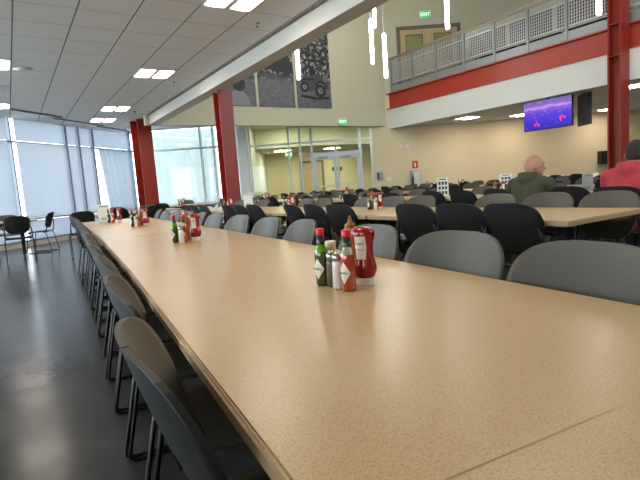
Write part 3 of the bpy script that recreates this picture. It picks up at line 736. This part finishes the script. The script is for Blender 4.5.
# ------------------------------------------------------------------ screens under the balcony
r_ = thing('wall_screen', 'ceiling hung screen showing a glowing purple and blue game picture', 'television', (12.02, 7.58, 2.43), R(-90))
w, h = .66, .37
g = MB(); g.bbox(-w-.015, w+.015, 0, .06, -h-.015, h+.015, .006); g.build('screen_case', 'black', r_)
g = MB(); g.box(-w, w, -.006, -.001, -h, h); g.build('screen_panel', 'screen', r_)
g = MB()
for xx, zz in ((-.28, -.2), (-.22, -.24), (.36, -.12), (.42, -.1), (.48, -.13), (.38, -.18), (-.34, -.22)):
    poly(g, [(xx-.025, zz-.05), (xx+.025, zz-.05), (xx+.01, zz+.03), (xx-.01, zz+.03)], -.009, -.0065, 0)
g.build('screen_figures', 'screen_red', r_)
g = MB(); g.tube([(0, .05, h), (0, .05, .42)], .03, 8); g.build('mount', 'black', r_)
r2 = thing('wall_screen', 'black turned away screen hung behind the purple lit one', 'television', (12.42, 6.86, 2.43), R(-128))
g = MB(); g.bbox(-.33, .33, 0, .07, -.385, .385, .006); g.build('screen_case', 'black', r2)
g = MB(); g.box(-.30, .30, -.005, -.001, -.35, .35); g.build('screen_panel', 'ink', r2)
g = MB(); g.tube([(0, .05, .38), (0, .05, .42)], .03, 8); g.build('mount', 'black', r2)

# ------------------------------------------------------------------ tables
ZT = .74
def make_table(L, W, name='dining_table'):
    r_ = thing(name, '', 'table')
    g = MB(); g.bbox(-W/2+.004, W/2-.004, -L/2+.001, L/2-.001, ZT-.012, ZT, .003); g.build('tabletop', 'laminate', r_)
    g = MB(); g.bbox(-W/2, W/2, -L/2, L/2, ZT-.034, ZT-.003, .006); g.build('edge_band', 'laminate_edge', r_)
    g = MB()
    for sx_ in (-1, 1): g.box(sx_*(W/2-.13)-.02, sx_*(W/2-.13)+.02, -L/2+.25, L/2-.25, ZT-.08, ZT-.035)
    g.build('underframe', 'black_steel', r_)
    for sy_ in (-1, 1):
        g = MB(); y = sy_*(L/2-.28)
        g.box(-.04, .04, y-.03, y+.03, .05, ZT-.085); g.box(-W/2+.1, W/2-.1, y-.025, y+.025, ZT-.085, ZT-.030)
        lg = g.build('leg', 'black_steel', r_)
        g = MB(); g.tube([(-W/2+.12, y, .012), (-W/2+.2, y, .035), (0, y, .055), (W/2-.2, y, .035), (W/2-.12, y, .012)], [.012, .02, .028, .02, .012], 8); g.build('foot', 'black_steel', lg)
    return r_
TL = 1.80; TW = .875
proto = make_table(TL, TW); first = True
# front row: a chain of tables, each turned a hair from the last
cxs = [(-1.5, .427), (.30, .634), (2.06, .822), (3.86, .987), (5.66, 1.127), (7.46, 1.25)]
def ctr(y):
    for (y0, x0), (y1, x1) in zip(cxs[:-1], cxs[1:]):
        if y <= y1 or y1 == cxs[-1][0]: return x0+(x1-x0)*(y-y0)/(y1-y0), math.atan2(x1-x0, y1-y0)
names = ['closest to the viewer', 'second from the viewer', 'third from the viewer', 'fourth from the viewer', 'at its window end']
for k in range(5):
    (y0, x0), (y1, x1) = cxs[k], cxs[k+1]
    a = math.atan2(x1-x0, y1-y0)
    o = place(proto, first, ((x0+x1)/2, (y0+y1)/2, 0), -a, 'beige speckled laminate table in the long foreground row, ' + names[k], 'tables of the front row'); first = False
ROWS = {2: (2.60, 1.50, 4), 3: (4.72, 1.30, 6), 4: (6.90, 2.0, 6), 5: (9.0, 3.6, 4)}
RN = {2: 'second row', 3: 'third row', 4: 'fourth row', 5: 'fifth row'}
for r, (x, y, n) in ROWS.items():
    for k in range(n):
        place(proto, False, (x+.4375, y+.92+1.83*k, 0), 0, 'beige laminate table in the %s, %s from the near end' % (RN[r], ORD[k].replace('nearest', 'first')), 'tables of the ' + RN[r])
place(proto, False, (12.75, 7.3, 0), 0, 'table with small white cards under the balcony near the hanging screens, first', 'tables under the balcony')
place(proto, False, (12.75, 5.0, 0), 0, 'table under the balcony just past the tall red column', 'tables under the balcony')
# tables near the windows
place(proto, False, (-.45, 11.35, 0), R(90), 'small table with black chairs close to the shaded windows, in the aisle', 'tables by the windows')
place(proto, False, (2.15, 10.6, 0), R(90), 'table beyond the end of the long front row, below the corner column', 'tables by the windows')
place(proto, False, (4.15, 13.0, 0), R(57), 'table with condiments below the white framed glazing past the corner column', 'tables by the windows')

# ------------------------------------------------------------------ chairs
def make_chair():
    r_ = thing('dining_chair', '', 'chair')
    # backrest: one curved shell, grey inside, black outside
    nu, nv = 24, 20; zb, ztp = .525, .850; T = .010
    def P(u, v, o):
        v = math.sin(v*math.pi/2)**.9
        z = zb+(ztp-zb)*v
        q = max(0, (v-.5)/.5); hw = (.168+.042*min(1, v/.62))*(1-q**3.5)**(1/3.5) if q < 1 else .0
        qb = max(0, (.25-v)/.25); hw *= (1-.35*qb**2)
        hw = max(hw, .07)
        x = -.180-.115*v**1.15+.052*(u*hw/.22)**2+.012*math.sin(math.pi*v)*-1
        return (x-o, u*hw, z)
    g = MB()
    for side, o, mi in ((0, 0, 0), (1, T, 1)):
        vs = [P(-1+2*i/nu, j/nv, o) for j in range(nv+1) for i in range(nu+1)]
        fs = [(j*(nu+1)+i, j*(nu+1)+i+1, (j+1)*(nu+1)+i+1, (j+1)*(nu+1)+i) for j in range(nv) for i in range(nu)]
        g.add(vs, fs, mi, True)
    N = (nu+1)*(nv+1)
    ring = [i for i in range(nu+1)]+[j*(nu+1)+nu for j in range(1, nv+1)]+[nv*(nu+1)+i for i in range(nu-1, -1, -1)]+[j*(nu+1) for j in range(nv-1, 0, -1)]
    for a, b_ in zip(ring, ring[1:]+ring[:1]):
        g.f.append((a, b_, b_+N, a+N)); g.m.append(1); g.sm.append(False)
    back = g.build('backrest', ['shell_grey', 'shell_black'], r_)
    # seat
    g = MB(); nu, nv = 12, 12
    def S(i, j, o):
        a = -1+2*i/nu; b_ = -1+2*j/nv
        # squircle map
        x = a*math.sqrt(max(0, 1-b_*b_*.28)); y = b_*math.sqrt(max(0, 1-a*a*.28))
        z = .452-.012*(1-y*y)*(1-x*x) + .012*y*y - .02*max(0, x-.6)/.4 + .02*max(0, -x-.5)
        return (x*.215+.01, y*.215, z-o)
    for o, mi in ((0, 0), (.012, 1)):
        vs = [S(i, j, o) for j in range(nv+1) for i in range(nu+1)]
        g.add(vs, [(j*(nu+1)+i, j*(nu+1)+i+1, (j+1)*(nu+1)+i+1, (j+1)*(nu+1)+i) for j in range(nv) for i in range(nu)], mi, True)
    N = (nu+1)*(nv+1)
    ring = [i for i in range(nu+1)]+[j*(nu+1)+nu for j in range(1, nv+1)]+[nv*(nu+1)+i for i in range(nu-1, -1, -1)]+[j*(nu+1) for j in range(nv-1, 0, -1)]
    for a, b_ in zip(ring, ring[1:]+ring[:1]):
        g.f.append((a, b_, b_+N, a+N)); g.m.append(0); g.sm.append(False)
    g.build('seat', ['shell_grey', 'shell_black'], r_)
    # sled frame, one bent rod each side
    rr = .0085
    for s_ in (-1, 1):
        y = s_*.215
        g = MB(); y2 = s_*.228
        g.tube([(-.16, y, .44), (-.185, y2, .40), (-.262, y2, .04), (-.262, y2, .022), (-.248, y2, .010), (-.225, y2, .0095), (.19, y2, .0095), (.212, y2, .012), (.222, y2, .03), (.18, y2, .40), (.16, y, .436)], rr, 8)
        sf = g.build('side_frame', 'black_steel', r_)
        g = MB(); g.tube([(-.12, s_*.21, .437), (-.19, s_*.214, .46), (-.215, s_*.212, .56), (-.222, s_*.202, .64), (-.235, s_*.185, .70)], [.011, .012, .012, .011, .008], 8)
        g.build('back_post', 'black_steel', r_)
    for xx in (.16, -.13):
        g = MB(); g.tube([(xx, -.214, .430), (xx, .214, .430)], rr, 8); g.build('cross_bar', 'black_steel', r_)
    return r_
chair = make_chair(); cfirst = True
def put_chair(x, y, rz, label, group):
    global cfirst
    assert len(label.split()) <= 16, label
    place(chair, cfirst, (x, y, 0), rz, label, group); cfirst = False
W2 = TW/2
def ordl(k): return ORD[k] if k else 'first'
# front row, window side: backs towards the aisle
Ls = [.62, 1.13, 1.64, 2.13, 2.62, 3.09, 3.62, 4.12, 4.64, 5.16, 5.7, 6.2, 6.75, 7.25]
for k, y in enumerate(Ls):
    c, a = ctr(y)
    jit = random.uniform(-.012, .012)
    put_chair(c-W2/math.cos(a)-.12+.29+jit+.012, y+.06, -a+R(random.uniform(-3, 3)), 'grey shell chair on the window aisle side of the front row, %s from the viewer' % ordl(k), 'chairs on the aisle side of the front row')
Rs = [.68, 1.13, 1.66, 2.36, 2.87, 3.42, 4.08, 4.6, 5.15, 5.7, 6.25, 6.8]
for k, y in enumerate(Rs):
    c, a = ctr(y)
    put_chair(c+W2/math.cos(a)+.10-.29+random.uniform(-.01, .01), y-.02, math.pi-a+R([2, 6, 3, -3][k % 4]), 'grey shell chair facing us across the front row, %s from the near end' % ordl(k), 'chairs on the inner side of the front row')
for r, (x, y, n) in ROWS.items():
    for side in (-1, 1):
        k = 0
        for t in range(n):
            for q in range(3):
                yy = y+1.83*t+(.36+.45*q if r == 2 else .42+.5*q)+random.uniform(-.03, .03)
                if r == 2: yy = y+1.83*t+([.35, .77, 1.19][q] if side < 0 else [.27, .71, 1.2][q])
                xx = x-.10+.29 if side < 0 else x+TW+.10-.29
                if r > 2: xx += random.uniform(-.05, .03)*-side
                if r == 3 and side < 0:
                    # two occupied places
                    if abs(yy-3.15) < .3: yy = 3.15; xx = 4.70
                    if abs(yy-2.12) < .25: yy = 2.12; xx = 4.56
                if r == 3 and side > 0 and False: pass
                put_chair(xx, yy, (0 if side < 0 else math.pi)+R(random.uniform(-5, 5)),
                          '%s chair on the %s side of the %s, %s from the near end' % (('black backed' if side < 0 else 'grey fronted'), ('window' if side < 0 else 'balcony'), RN[r], ordl(k)),
                          'chairs of the ' + RN[r])
                k += 1
for k, y in enumerate((6.75, 7.3, 7.85, 4.6, 5.2)):
    put_chair(12.2, y, R(random.uniform(-6, 6)), 'black backed chair at the tables under the balcony, number %s from the screens' % ['three', 'two', 'one', 'five', 'four'][k], 'chairs under the balcony')
# window corner chairs
for x, y, a, lb in (
    (.10, 10.55, 90, 'black chair seen from behind at the aisle table near the windows'),
    (.52, 12.05, 158, 'black chair side on beside the aisle table, closest to the window wall'),
    (-.05, 12.15, -90, 'grey chair facing us behind the aisle table near the windows'),
    (-.75, 10.7, 90, 'black chair at the aisle table near the windows, cut by the picture edge'),
    (1.12, 10.0, 88, 'black chair seen from behind just past the window end of the long front row'),
    (1.7, 9.95, 90, 'dark chair at the table beyond the front row, nearer the paper sign'),
    (2.4, 9.95, 90, 'dark chair at the table beyond the front row, nearer the corner column'),
    (2.0, 11.25, -90, 'chair facing us across the table beyond the front row'),
    (2.7, 11.25, -95, 'chair facing us across the table below the corner column'),
    (3.30, 12.3, 50, 'dark chair left beside the condiment table at the corner column'),
    (4.55, 12.5, 160, 'black chair side on at the condiment table below the white glazing'),
    (4.3, 13.8, -110, 'chair behind the condiment table below the white glazing')):
    put_chair(x, y, R(a), lb, 'chairs by the windows')

# ------------------------------------------------------------------ condiments
def sauce_bottle(liq, glassm, label_tex, name, lab):
    r_ = thing(name, '', 'sauce bottle')
    g = MB()
    prof = [(.0165, 0), (.0197, .003), (.0207, .010), (.0207, .085), (.0203, .092), (.0190, .102), (.0165, .110), (.0125, .119), (.0108, .128)]
    g.lathe(prof, 24, mis=[0, 0, 0, 0, 0, 1, 1, 1, 1]); g.build('bottle_glass', [liq, glassm], r_)
    g = MB(); g.lathe([(.0118, .122), (.0120, .124), (.0118, .152)], 20); g.build('neck_foil', 'foil_green', r_)
    g = MB(); g.lathe([(.0125, .150), (.0130, .152), (.0128, .168), (.0115, .170)], 12); g.build('cap', 'cap_red', r_)
    # diamond label wrapped on the glass
    g = MB(); n = 12; vs = []; fs = []; Rr = .0211
    for k in range(n+1):
        a = -1+2*k/n; ang = a*.95; hh = (1-abs(a))*.031+.0003
        for z in (.052-hh, .052+hh): vs.append((-Rr*math.cos(ang), -Rr*math.sin(ang), z))
    g.add(vs, [(2*k, 2*k+2, 2*k+3, 2*k+1) for k in range(n)], 0, True)
    l_ = g.build('paper_label', lab, r_)
    g = MB(); vs = []
    for k in range(n+1):
        a = -1+2*k/n; ang = a*.55
        for z in (.048, .056): vs.append((-(Rr+.0003)*math.cos(ang), -(Rr+.0003)*math.sin(ang), z))
    t_ = text_mesh('TABASCO', .0078, 'lettering', 'ink', l_, (-Rr-.0008, 0, .052), (R(90), 0, R(-90)))
    return r_
def ketchup_bottle():
    r_ = thing('ketchup_bottle', '', 'ketchup bottle')
    g = MB(); g.lathe([(.027, 0), (.0275, .002), (.0275, .020), (.026, .022)], 28, sx=1, sy=.8); g.build('cap', 'cap_white', r_)
    g = MB(); prof = [(.026, .022), (.031, .028), (.0365, .040), (.0380, .050), (.0355, .064), (.0300, .082), (.0285, .100), (.0300, .124), (.0345, .138), (.0362, .148), (.034, .159), (.029, .166), (.018, .169), (.006, .1695)]
    g.lathe(prof, 32, sx=1, sy=.74); g.build('bottle_body', 'ketchup', r_)
    g = MB(); n = 12; vs = []
    for j in range(7):
        z = .078+.066*j/6; w = 1.0
        rr_ = [0.0314, .0296, .0287, .0289, .0298, .0320, .0350][j]+.0006
        for k in range(n+1):
            ang = -math.pi/2 + (-.62+1.24*k/n)*(1-.25*abs(j-3)/3)
            vs.append((rr_*math.cos(ang), rr_*math.sin(ang)*.75-.0004, z))
    g.add(vs, [(j*(n+1)+k, j*(n+1)+k+1, (j+1)*(n+1)+k+1, (j+1)*(n+1)+k) for j in range(6) for k in range(n)], 0, True)
    l_ = g.build('paper_label', 'label', r_)
    text_mesh('HEINZ', .0095, 'lettering', 'ink', l_, (0, -.0255, .122), (R(90), 0, 0))
    text_mesh('KETCHUP', .0065, 'lettering', 'red_sign', l_, (0, -.0245, .105), (R(90), 0, 0))
    return r_
def shaker(content, name):
    r_ = thing(name, '', 'shaker')
    g = MB(); g.lathe([(.016, 0), (.0175, .003), (.0155, .07), (.0140, .082)], 10); g.build('glass_jar', content, r_)
    g = MB(); g.lathe([(.0145, .080), (.0155, .083), (.0155, .093), (.012, .102), (.004, .106)], 16); g.build('lid', 'chrome', r_)
    return r_
def mustard_bottle():
    r_ = thing('mustard_bottle', '', 'mustard bottle')
    g = MB(); g.lathe([(.024, 0), (.026, .004), (.026, .13), (.0245, .15), (.018, .162), (.014, .166)], 24); g.build('bottle_body', 'mustard', r_)
    g = MB(); g.lathe([(.016, .165), (.017, .167), (.016, .172), (.007, .178), (.0045, .191), (.002, .198)], 18); g.build('nozzle_cap', 'mustard_tip', r_)
    return r_
def yellow_bottle():
    r_ = thing('dressing_bottle', '', 'dressing bottle')
    g = MB(); g.lathe([(.017, 0), (.0185, .004), (.0185, .078), (.013, .096), (.0125, .104)], 20); g.build('bottle_body', 'yellow', r_)
    g = MB(); g.lathe([(.0155, .102), (.0165, .104), (.0165, .124), (.0145, .127)], 20); g.build('cap', 'cream', r_)
    return r_
P_ = {'red': sauce_bottle('sauce_orange', 'glass_clear', 0, 'hot_sauce_bottle', 'label'),
      'green': sauce_bottle('sauce_green', 'glass_green', 0, 'green_sauce_bottle', 'label'),
      'ketchup': ketchup_bottle(), 'salt': shaker('salt', 'salt_shaker'), 'pepper': shaker('pepper', 'pepper_shaker'),
      'mustard': mustard_bottle(), 'dressing': yellow_bottle()}
DESC = {'red': 'orange hot sauce bottle with red cap', 'green': 'green pepper sauce bottle with red cap', 'ketchup': 'upside down red ketchup bottle',
        'salt': 'white salt shaker', 'pepper': 'grey pepper shaker', 'mustard': 'brown mustard bottle with pointed tip', 'dressing': 'small bottle with cream cap'}
used = set()
def cond(kind, x, y, where, rz=0, z=ZT):
    lab = DESC[kind]+' '+where
    assert len(lab.split()) <= 16, lab
    o = place(P_[kind], kind not in used, (x, y, z+.0005), rz, lab, 'table condiments'); used.add(kind)
    return o
# nearest set
w = 'in the set closest to the viewer'
cond('green', .762, 1.203, w, R(18)); cond('pepper', .772, 1.168, w); cond('salt', .768, 1.13, w)
cond('red', .771, 1.084, w, R(18)); cond('ketchup', .846, 1.108, w, R(-58)); cond('dressing', .805, 1.215, w); cond('mustard', .868, 1.195, w)
SETS = [(.93, 3.02, 'on the front row, second set from the viewer', 1), (1.13, 5.22, 'on the front row, third set from the viewer', 1), (1.13, 6.62, 'on the front row beside the paper sign', 0),
        (3.22, 3.95, 'on the second row near its middle', 1), (3.2, 5.75, 'on the second row, set farther along', 0), (3.2, 7.9, 'on the second row beside its red column', 0),
        (5.1, 3.85, 'on the third row before the man in green', 1), (5.15, 7.2, 'on the third row, middle set', 0), (5.15, 10.4, 'on the third row, far set', 0),
        (7.3, 7.2, 'on the fourth row, near set', 0), (7.35, 10.2, 'on the fourth row, far set', 0), (9.4, 8.2, 'on the fifth row', 0),
        (-.42, 11.3, 'on the aisle table by the windows', 0), (3.85, 12.75, 'on the table by the white glazing', 0)]
for x, y, w, full in SETS:
    a = random.uniform(-.4, .4)
    cond('red', x-.035, y-.045, w, R(38)); cond('green', x-.075, y+.02, w, R(20)); cond('ketchup', x+.05, y, w, R(-38)+a); cond('salt', x-.06, y-.02+.05*0-.04, w) if full else None
    if full: cond('pepper', x-.03, y+.04, w); cond('mustard', x+.03, y+.09, w)
cond('ketchup', 3.30, 4.10, 'beside a second one on the second row near its middle', R(20))

# paper table signs in clear stands (codes left out)
def tent(x, y, rz, w, h, label, grid=False, mark=True):
    r_ = thing('table_sign', label, 'table sign', (x, y, ZT+.0005), rz, 'upright table signs')
    g = MB(); g.bbox(-w/2, w/2, -.03, .03, 0, .006, .001); g.build('stand_foot', 'acrylic', r_)
    g = MB(); g.box(-w/2, w/2, -.003, .003, .006, h); s_ = g.build('sheet', 'paper' if h > .21 else 'counter', r_)
    g = MB(); 
    if grid:
        for i in range(3):
            for j in range(3):
                xx = -w*.38+i*w*.28; zz = h*.14+j*h*.24; g.box(xx, xx+w*.2, -.0045, -.0035, zz, zz+h*.17)
        g.box(-w*.3, w*.3, -.0045, -.0035, h*.88, h*.93)
    else:
        g.box(-w*.35, w*.35, -.0045, -.0035, h*.86, h*.90); g.box(-w*.25, w*.25, -.0045, -.0035, h*.24, h*.27); g.box(-w*.3, w*.3, -.0045, -.0035, h*.17, h*.19)
    g.build('printed_marks', 'ink', s_)
va = math.atan2(.531, .84)
tent(1.02, 6.72, -R(20), .15, .235, 'white paper sign standing on the front row near its window end')
tent(3.36, 7.45, -R(25), .15, .235, 'white paper sign standing on the second row beside the red column')
tent(5.12, 4.80, -R(38), .155, .27, 'white sign with a grid of small pictures on the third row', True)
tent(7.25, 5.35, -R(38), .20, .25, 'white sign with a picture grid on the fourth row', True)
tent(5.55, 3.02, -R(45), .11, .205, 'pale sign with a faded picture beside the red hooded person', False)
for k, (x, y) in enumerate([(12.6, 6.7), (12.6, 7.15), (12.6, 7.6), (12.6, 8.0)]):
    r_ = thing('name_card', 'small folded white card on the table under the balcony, %s from the column' % ordl(k), 'card', (x, y, ZT+.0005), R(-90), 'white cards under the balcony')
    g = MB(); g.add([(-.12, -.05, 0), (.12, -.05, 0), (.12, 0, .09), (-.12, 0, .09), (.12, .05, 0), (-.12, .05, 0)], [(0, 1, 2, 3), (3, 2, 4, 5)], 0); g.build('card', 'paper', r_)
r_ = thing('pump_bottle', 'grey green pump bottle beside ketchup on the fourth row', 'pump bottle', (7.0, 6.95, ZT+.0005))
g = MB(); g.lathe([(.05, 0), (.055, .005), (.055, .13), (.03, .15), (.015, .155)], 16); g.build('bottle_body', 'label_green', r_)
g = MB(); g.tube([(0, 0, .15), (0, 0, .2), (-.05, 0, .195)], .008, 6); g.build('pump', 'black', r_)

# ------------------------------------------------------------------ people
def blob(name, shapes, m_, parent, vox=.010, smooth=3, mats=None, paint=None):
    """capsules ('c', p0, p1, r0, r1) and ellipsoids ('e', centre, radii, rotation) fused into one smooth surface"""
    bm = bmesh.new()
    for s_ in shapes:
        if s_[0] == 'c':
            p0, p1, r0, r1 = V(s_[1]), V(s_[2]), s_[3], s_[4]
            n = 14; d = (p1-p0); L = d.length; q = d.to_track_quat('Z', 'Y')
            prof = [(math.sin(t)*r0, -math.cos(t)*r0) for t in [i*math.pi/2/5 for i in range(1, 6)]]+[(math.cos(t)*r1, L+math.sin(t)*r1) for t in [i*math.pi/2/5 for i in range(0, 5)]]
            rings = []
            for r, z in prof:
                rings.append([bm.verts.new(p0+q @ V((r*math.cos(2*math.pi*k/n), r*math.sin(2*math.pi*k/n), z))) for k in range(n)])
            a = bm.verts.new(p0+q @ V((0, 0, -r0))); b_ = bm.verts.new(p0+q @ V((0, 0, L+r1)))
            for i in range(len(rings)-1):
                for k in range(n): bm.faces.new((rings[i][k], rings[i][(k+1) % n], rings[i+1][(k+1) % n], rings[i+1][k]))
            for k in range(n):
                bm.faces.new((a, rings[0][(k+1) % n], rings[0][k])); bm.faces.new((b_, rings[-1][k], rings[-1][(k+1) % n]))
        else:
            mtx = Matrix.Translation(V(s_[1])) @ (s_[3].to_matrix().to_4x4() if len(s_) > 3 and s_[3] else Matrix.Identity(4)) @ Matrix.Diagonal((*s_[2], 1))
            bmesh.ops.create_uvsphere(bm, u_segments=18, v_segments=12, radius=1, matrix=mtx)
    me = bpy.data.meshes.new(name+'_src'); bm.to_mesh(me); bm.free()
    o = bpy.data.objects.new(name+'_src', me); COL.objects.link(o)
    md = o.modifiers.new('r', 'REMESH'); md.mode = 'VOXEL'; md.voxel_size = vox; md.use_smooth_shade = True
    if smooth:
        ms = o.modifiers.new('s', 'SMOOTH'); ms.iterations = smooth; ms.factor = .5
    dg = bpy.context.evaluated_depsgraph_get(); dg.update()
    me2 = bpy.data.meshes.new_from_object(o.evaluated_get(dg)); me2.name = name
    bpy.data.objects.remove(o); bpy.data.meshes.remove(me)
    me2.materials.clear()
    for x in (mats or [m_]): me2.materials.append(M[x])
    for p in me2.polygons:
        p.use_smooth = True
        if paint: p.material_index = paint(p.center)
    ob = bpy.data.objects.new(name, me2); COL.objects.link(ob); ob.parent = parent
    return ob
from mathutils import Euler
def person(x, y, label, top, pal, head_yaw=0, lean=0.0, hood_m='hoodie_green', hair=True, ztop=1.24, bulk=1.0, arms=1):
    r_ = thing('person', label, 'person', (x, y, 0), 0)
    # local frame: faces +X; hip above the seat
    hip = V((0, 0, .55)); sh_z = ztop-.275; chest = V((.10+lean, 0, sh_z-.09)); neck = V((.13+lean, 0, ztop-.225))
    hc = V((.165+lean, 0, ztop-.118))
    hq = Euler((0, R(8), head_yaw)).to_quaternion()
    B = bulk
    def H(p): return hc+hq @ V(p)
    skin = [('e', hc, (.098, .077, .116), hq), ('e', H((.025, 0, -.055)), (.07, .058, .07), hq), ('c', neck-V((.03, 0, .05)), H((-.02, 0, -.06)), .058, .052),
            ('c', H((.092, 0, .005)), H((.112, 0, -.022)), .010, .014),                                  # nose
            ('e', H((.075, 0, -.078)), (.030, .024, .022), hq),                                           # chin
            ('e', H((.086, 0, .034)), (.018, .05, .010), hq),                                             # brow
            ('e', H((.093, 0, -.048)), (.010, .022, .007), hq)]
    for s_ in (-1, 1):
        skin += [('e', H((-.005, s_*.080, -.012)), (.020, .009, .032), hq @ Euler((0, R(-10), s_*R(-18))).to_quaternion())]
    skin += [('c', hip, chest, .11, .13)]
    cloth = [('e', hip+V((-.01, 0, .0)), (.14, .18*B, .12), None), ('c', hip+V((0, -.05, .05)), chest+V((0, -.06*B, 0)), .12*B, .135*B), ('c', hip+V((0, .05, .05)), chest+V((0, .06*B, 0)), .12*B, .135*B),
             ('c', chest+V((-.01, -.13*B, .06)), chest+V((-.01, .13*B, .06)), .085, .085), ('c', neck+V((-.02, 0, -.09)), neck+V((-.01, 0, -.03)), .09, .066)]
    # hood lying on the shoulders
    cloth += [('e', neck+V((-.095, 0, -.03)), (.075, .115, .07), Euler((0, R(25), 0)).to_quaternion()), ('c', neck+V((-.04, -.085, -.02)), neck+V((.06, -.05, -.07)), .034, .026), ('c', neck+V((-.04, .085, -.02)), neck+V((.06, .05, -.07)), .034, .026),
              ('c', neck+V((-.085, -.075, .015)), neck+V((-.085, .075, .015)), .038, .038)]
    legs = []; 
    for s_ in (-1, 1):
        sh = V((chest.x-.01, s_*.185*B, sh_z-.03)); el = V((sh.x+.14, s_*(.235*B+.02), sh_z-.235)) ; wr = V((el.x+.235, s_*.13, .79))
        if arms == 2 and s_ > 0: wr = V((el.x+.2, .05, .79))
        cloth += [('c', sh, el, .068*B, .056*B), ('c', el, wr-V((.03, 0, 0)), .055, .040)]
        skin += [('c', sh, el, .05, .04), ('c', el, wr, .038, .027)]
        palm = wr+V((.055, -s_*.01, -.012)); skin += [('e', palm, (.048, .038, .014), None)]
        for k, (ln, oy) in enumerate(((.070, -.030), (.080, -.010), (.075, .011), (.058, .031))):
            a0 = palm+V((.035, oy, .0)); a1 = a0+V((ln*.5, oy*.15, .006)); a2 = a1+V((ln*.45, 0, -.014))
            skin += [('c', a0, a1, .0095, .0085), ('c', a1, a2, .0085, .0072)]
        t0 = palm+V((-.02, -s_*.032, 0)); t1 = t0+V((.03, -s_*.022, .002)); t2 = t1+V((.026, -s_*.004, -.006))
        skin += [('c', t0, t1, .011, .0098), ('c', t1, t2, .0098, .0085)]
        kn = V((.42, s_*.13, .52)); an = V((.40, s_*.14, .09))
        legs += [('c', hip+V((0, s_*.09, 0)), kn, .085, .062), ('c', kn, an, .062, .046)]
        skin += [('c', hip+V((0, s_*.09, 0)), kn, .06, .045), ('c', kn, an, .045, .035), ('c', an, an+V((.12, 0, -.045)), .03, .022)]
    legs += [('e', hip+V((-.01, 0, -.01)), (.13, .17, .10), None)]
    hairline = (lambda c: 1 if (hq.inverted() @ (c-hc)).z > .045 or ((hq.inverted() @ (c-hc)).x < -.01 and (hq.inverted() @ (c-hc)).z > -.03) else 0)
    body = blob('body', skin, 'skin', r_, .0065, 3)
    blob('hooded_sweater', cloth, hood_m, r_, .012, 7)
    blob('trousers', legs, 'jeans', r_, .014, 3)
    for s_ in (-1, 1):
        an = V((.40, s_*.14, .05))
        blob('shoe', [('c', an+V((-.03, 0, -.005)), an+V((.14, 0, -.012)), .043, .036), ('e', an+V((.05, 0, -.03)), (.125, .045, .018), None)], 'shoe', r_, .010, 2)
        g = MB(); c_ = H((.078, s_*.031, .010)); g.lathe([(.001, -.011), (.008, -.008), (.011, 0), (.008, .008), (.001, .011)], 12, c_); g.build('eye', 'eye_white', r_)
        g = MB(); c_ = H((.087, s_*.031, .010)); g.lathe([(.001, -.005), (.004, -.003), (.005, 0), (.004, .003), (.001, .005)], 10, c_); g.build('iris', 'eye_dark', r_)
    g = MB(); c_ = H((.0995, 0, -.050)); g.lathe([(.001, -.004), (.012, -.001), (.016, .0), (.012, .002), (.001, .004)], 12, c_, .35, 1); g.build('mouth', 'lip', r_)
    if not hair:
        blob('beard', [('e', H((.070, 0, -.075)), (.036, .034, .032), hq), ('c', H((.04, .055, -.06)), H((.075, .02, -.08)), .018, .018), ('c', H((.04, -.055, -.06)), H((.075, -.02, -.08)), .018, .018)], 'stubble', r_, .008, 2)
    if hair:
        blob('hair', [('e', H((-.012, 0, .020)), (.098, .084, .108), hq), ('e', H((-.045, 0, -.015)), (.060, .074, .060), hq)], 'hair', r_, .008, 2)
    return r_
person(4.62, 3.17, 'bald person in a dark olive hooded sweater seated at the third row', 1.24, None, R(-42), -.01, 'hoodie_green', False, 1.19, 1.06)
person(4.52, 2.12, 'person with short dark hair in a pinkish red hooded sweater seated from behind', 1.26, None, R(8), .0, 'hoodie_red', True, 1.225, 1.06)

# ------------------------------------------------------------------ light
w = bpy.data.worlds.new('world'); scn.world = w; w.use_nodes = True
bg = w.node_tree.nodes['Background']; bg.inputs['Color'].default_value = (.86, .93, 1, 1); bg.inputs['Strength'].default_value = 3.2
def area(name, loc, size, power, col, rot=(0, 0, 0), sy=None):
    l = bpy.data.lights.new(name, 'AREA'); l.size = size; l.energy = power; l.color = col
    if sy: l.shape = 'RECTANGLE'; l.size_y = sy
    o = bpy.data.objects.new(name, l); COL.objects.link(o); o.location = loc; o.rotation_euler = rot; return o

# ------------------------------------------------------------------ camera
cam = bpy.data.cameras.new('camera'); co = bpy.data.objects.new('camera', cam); COL.objects.link(co); scn.camera = co
cam.sensor_width = 36; cam.lens = 485/640*36; cam.clip_start = .02; cam.clip_end = 200
Yv = V((8-320, 240-206, -485)).normalized(); Xv = V((738, 108, -485)); Xv -= Xv.dot(Yv)*Yv; Xv.normalize(); Zv = Xv.cross(Yv)
Rm = Matrix((Xv, Yv, Zv))   # rows: world axes in camera coordinates -> camera-to-world
co.matrix_world = Matrix.Translation((0, 0, 1.04)) @ Rm.to_4x4()

vs = scn.view_settings; vs.view_transform = 'Standard'; vs.look = 'None'; vs.gamma = 1; vs.use_curve_mapping = False
vs.exposure = 1.4
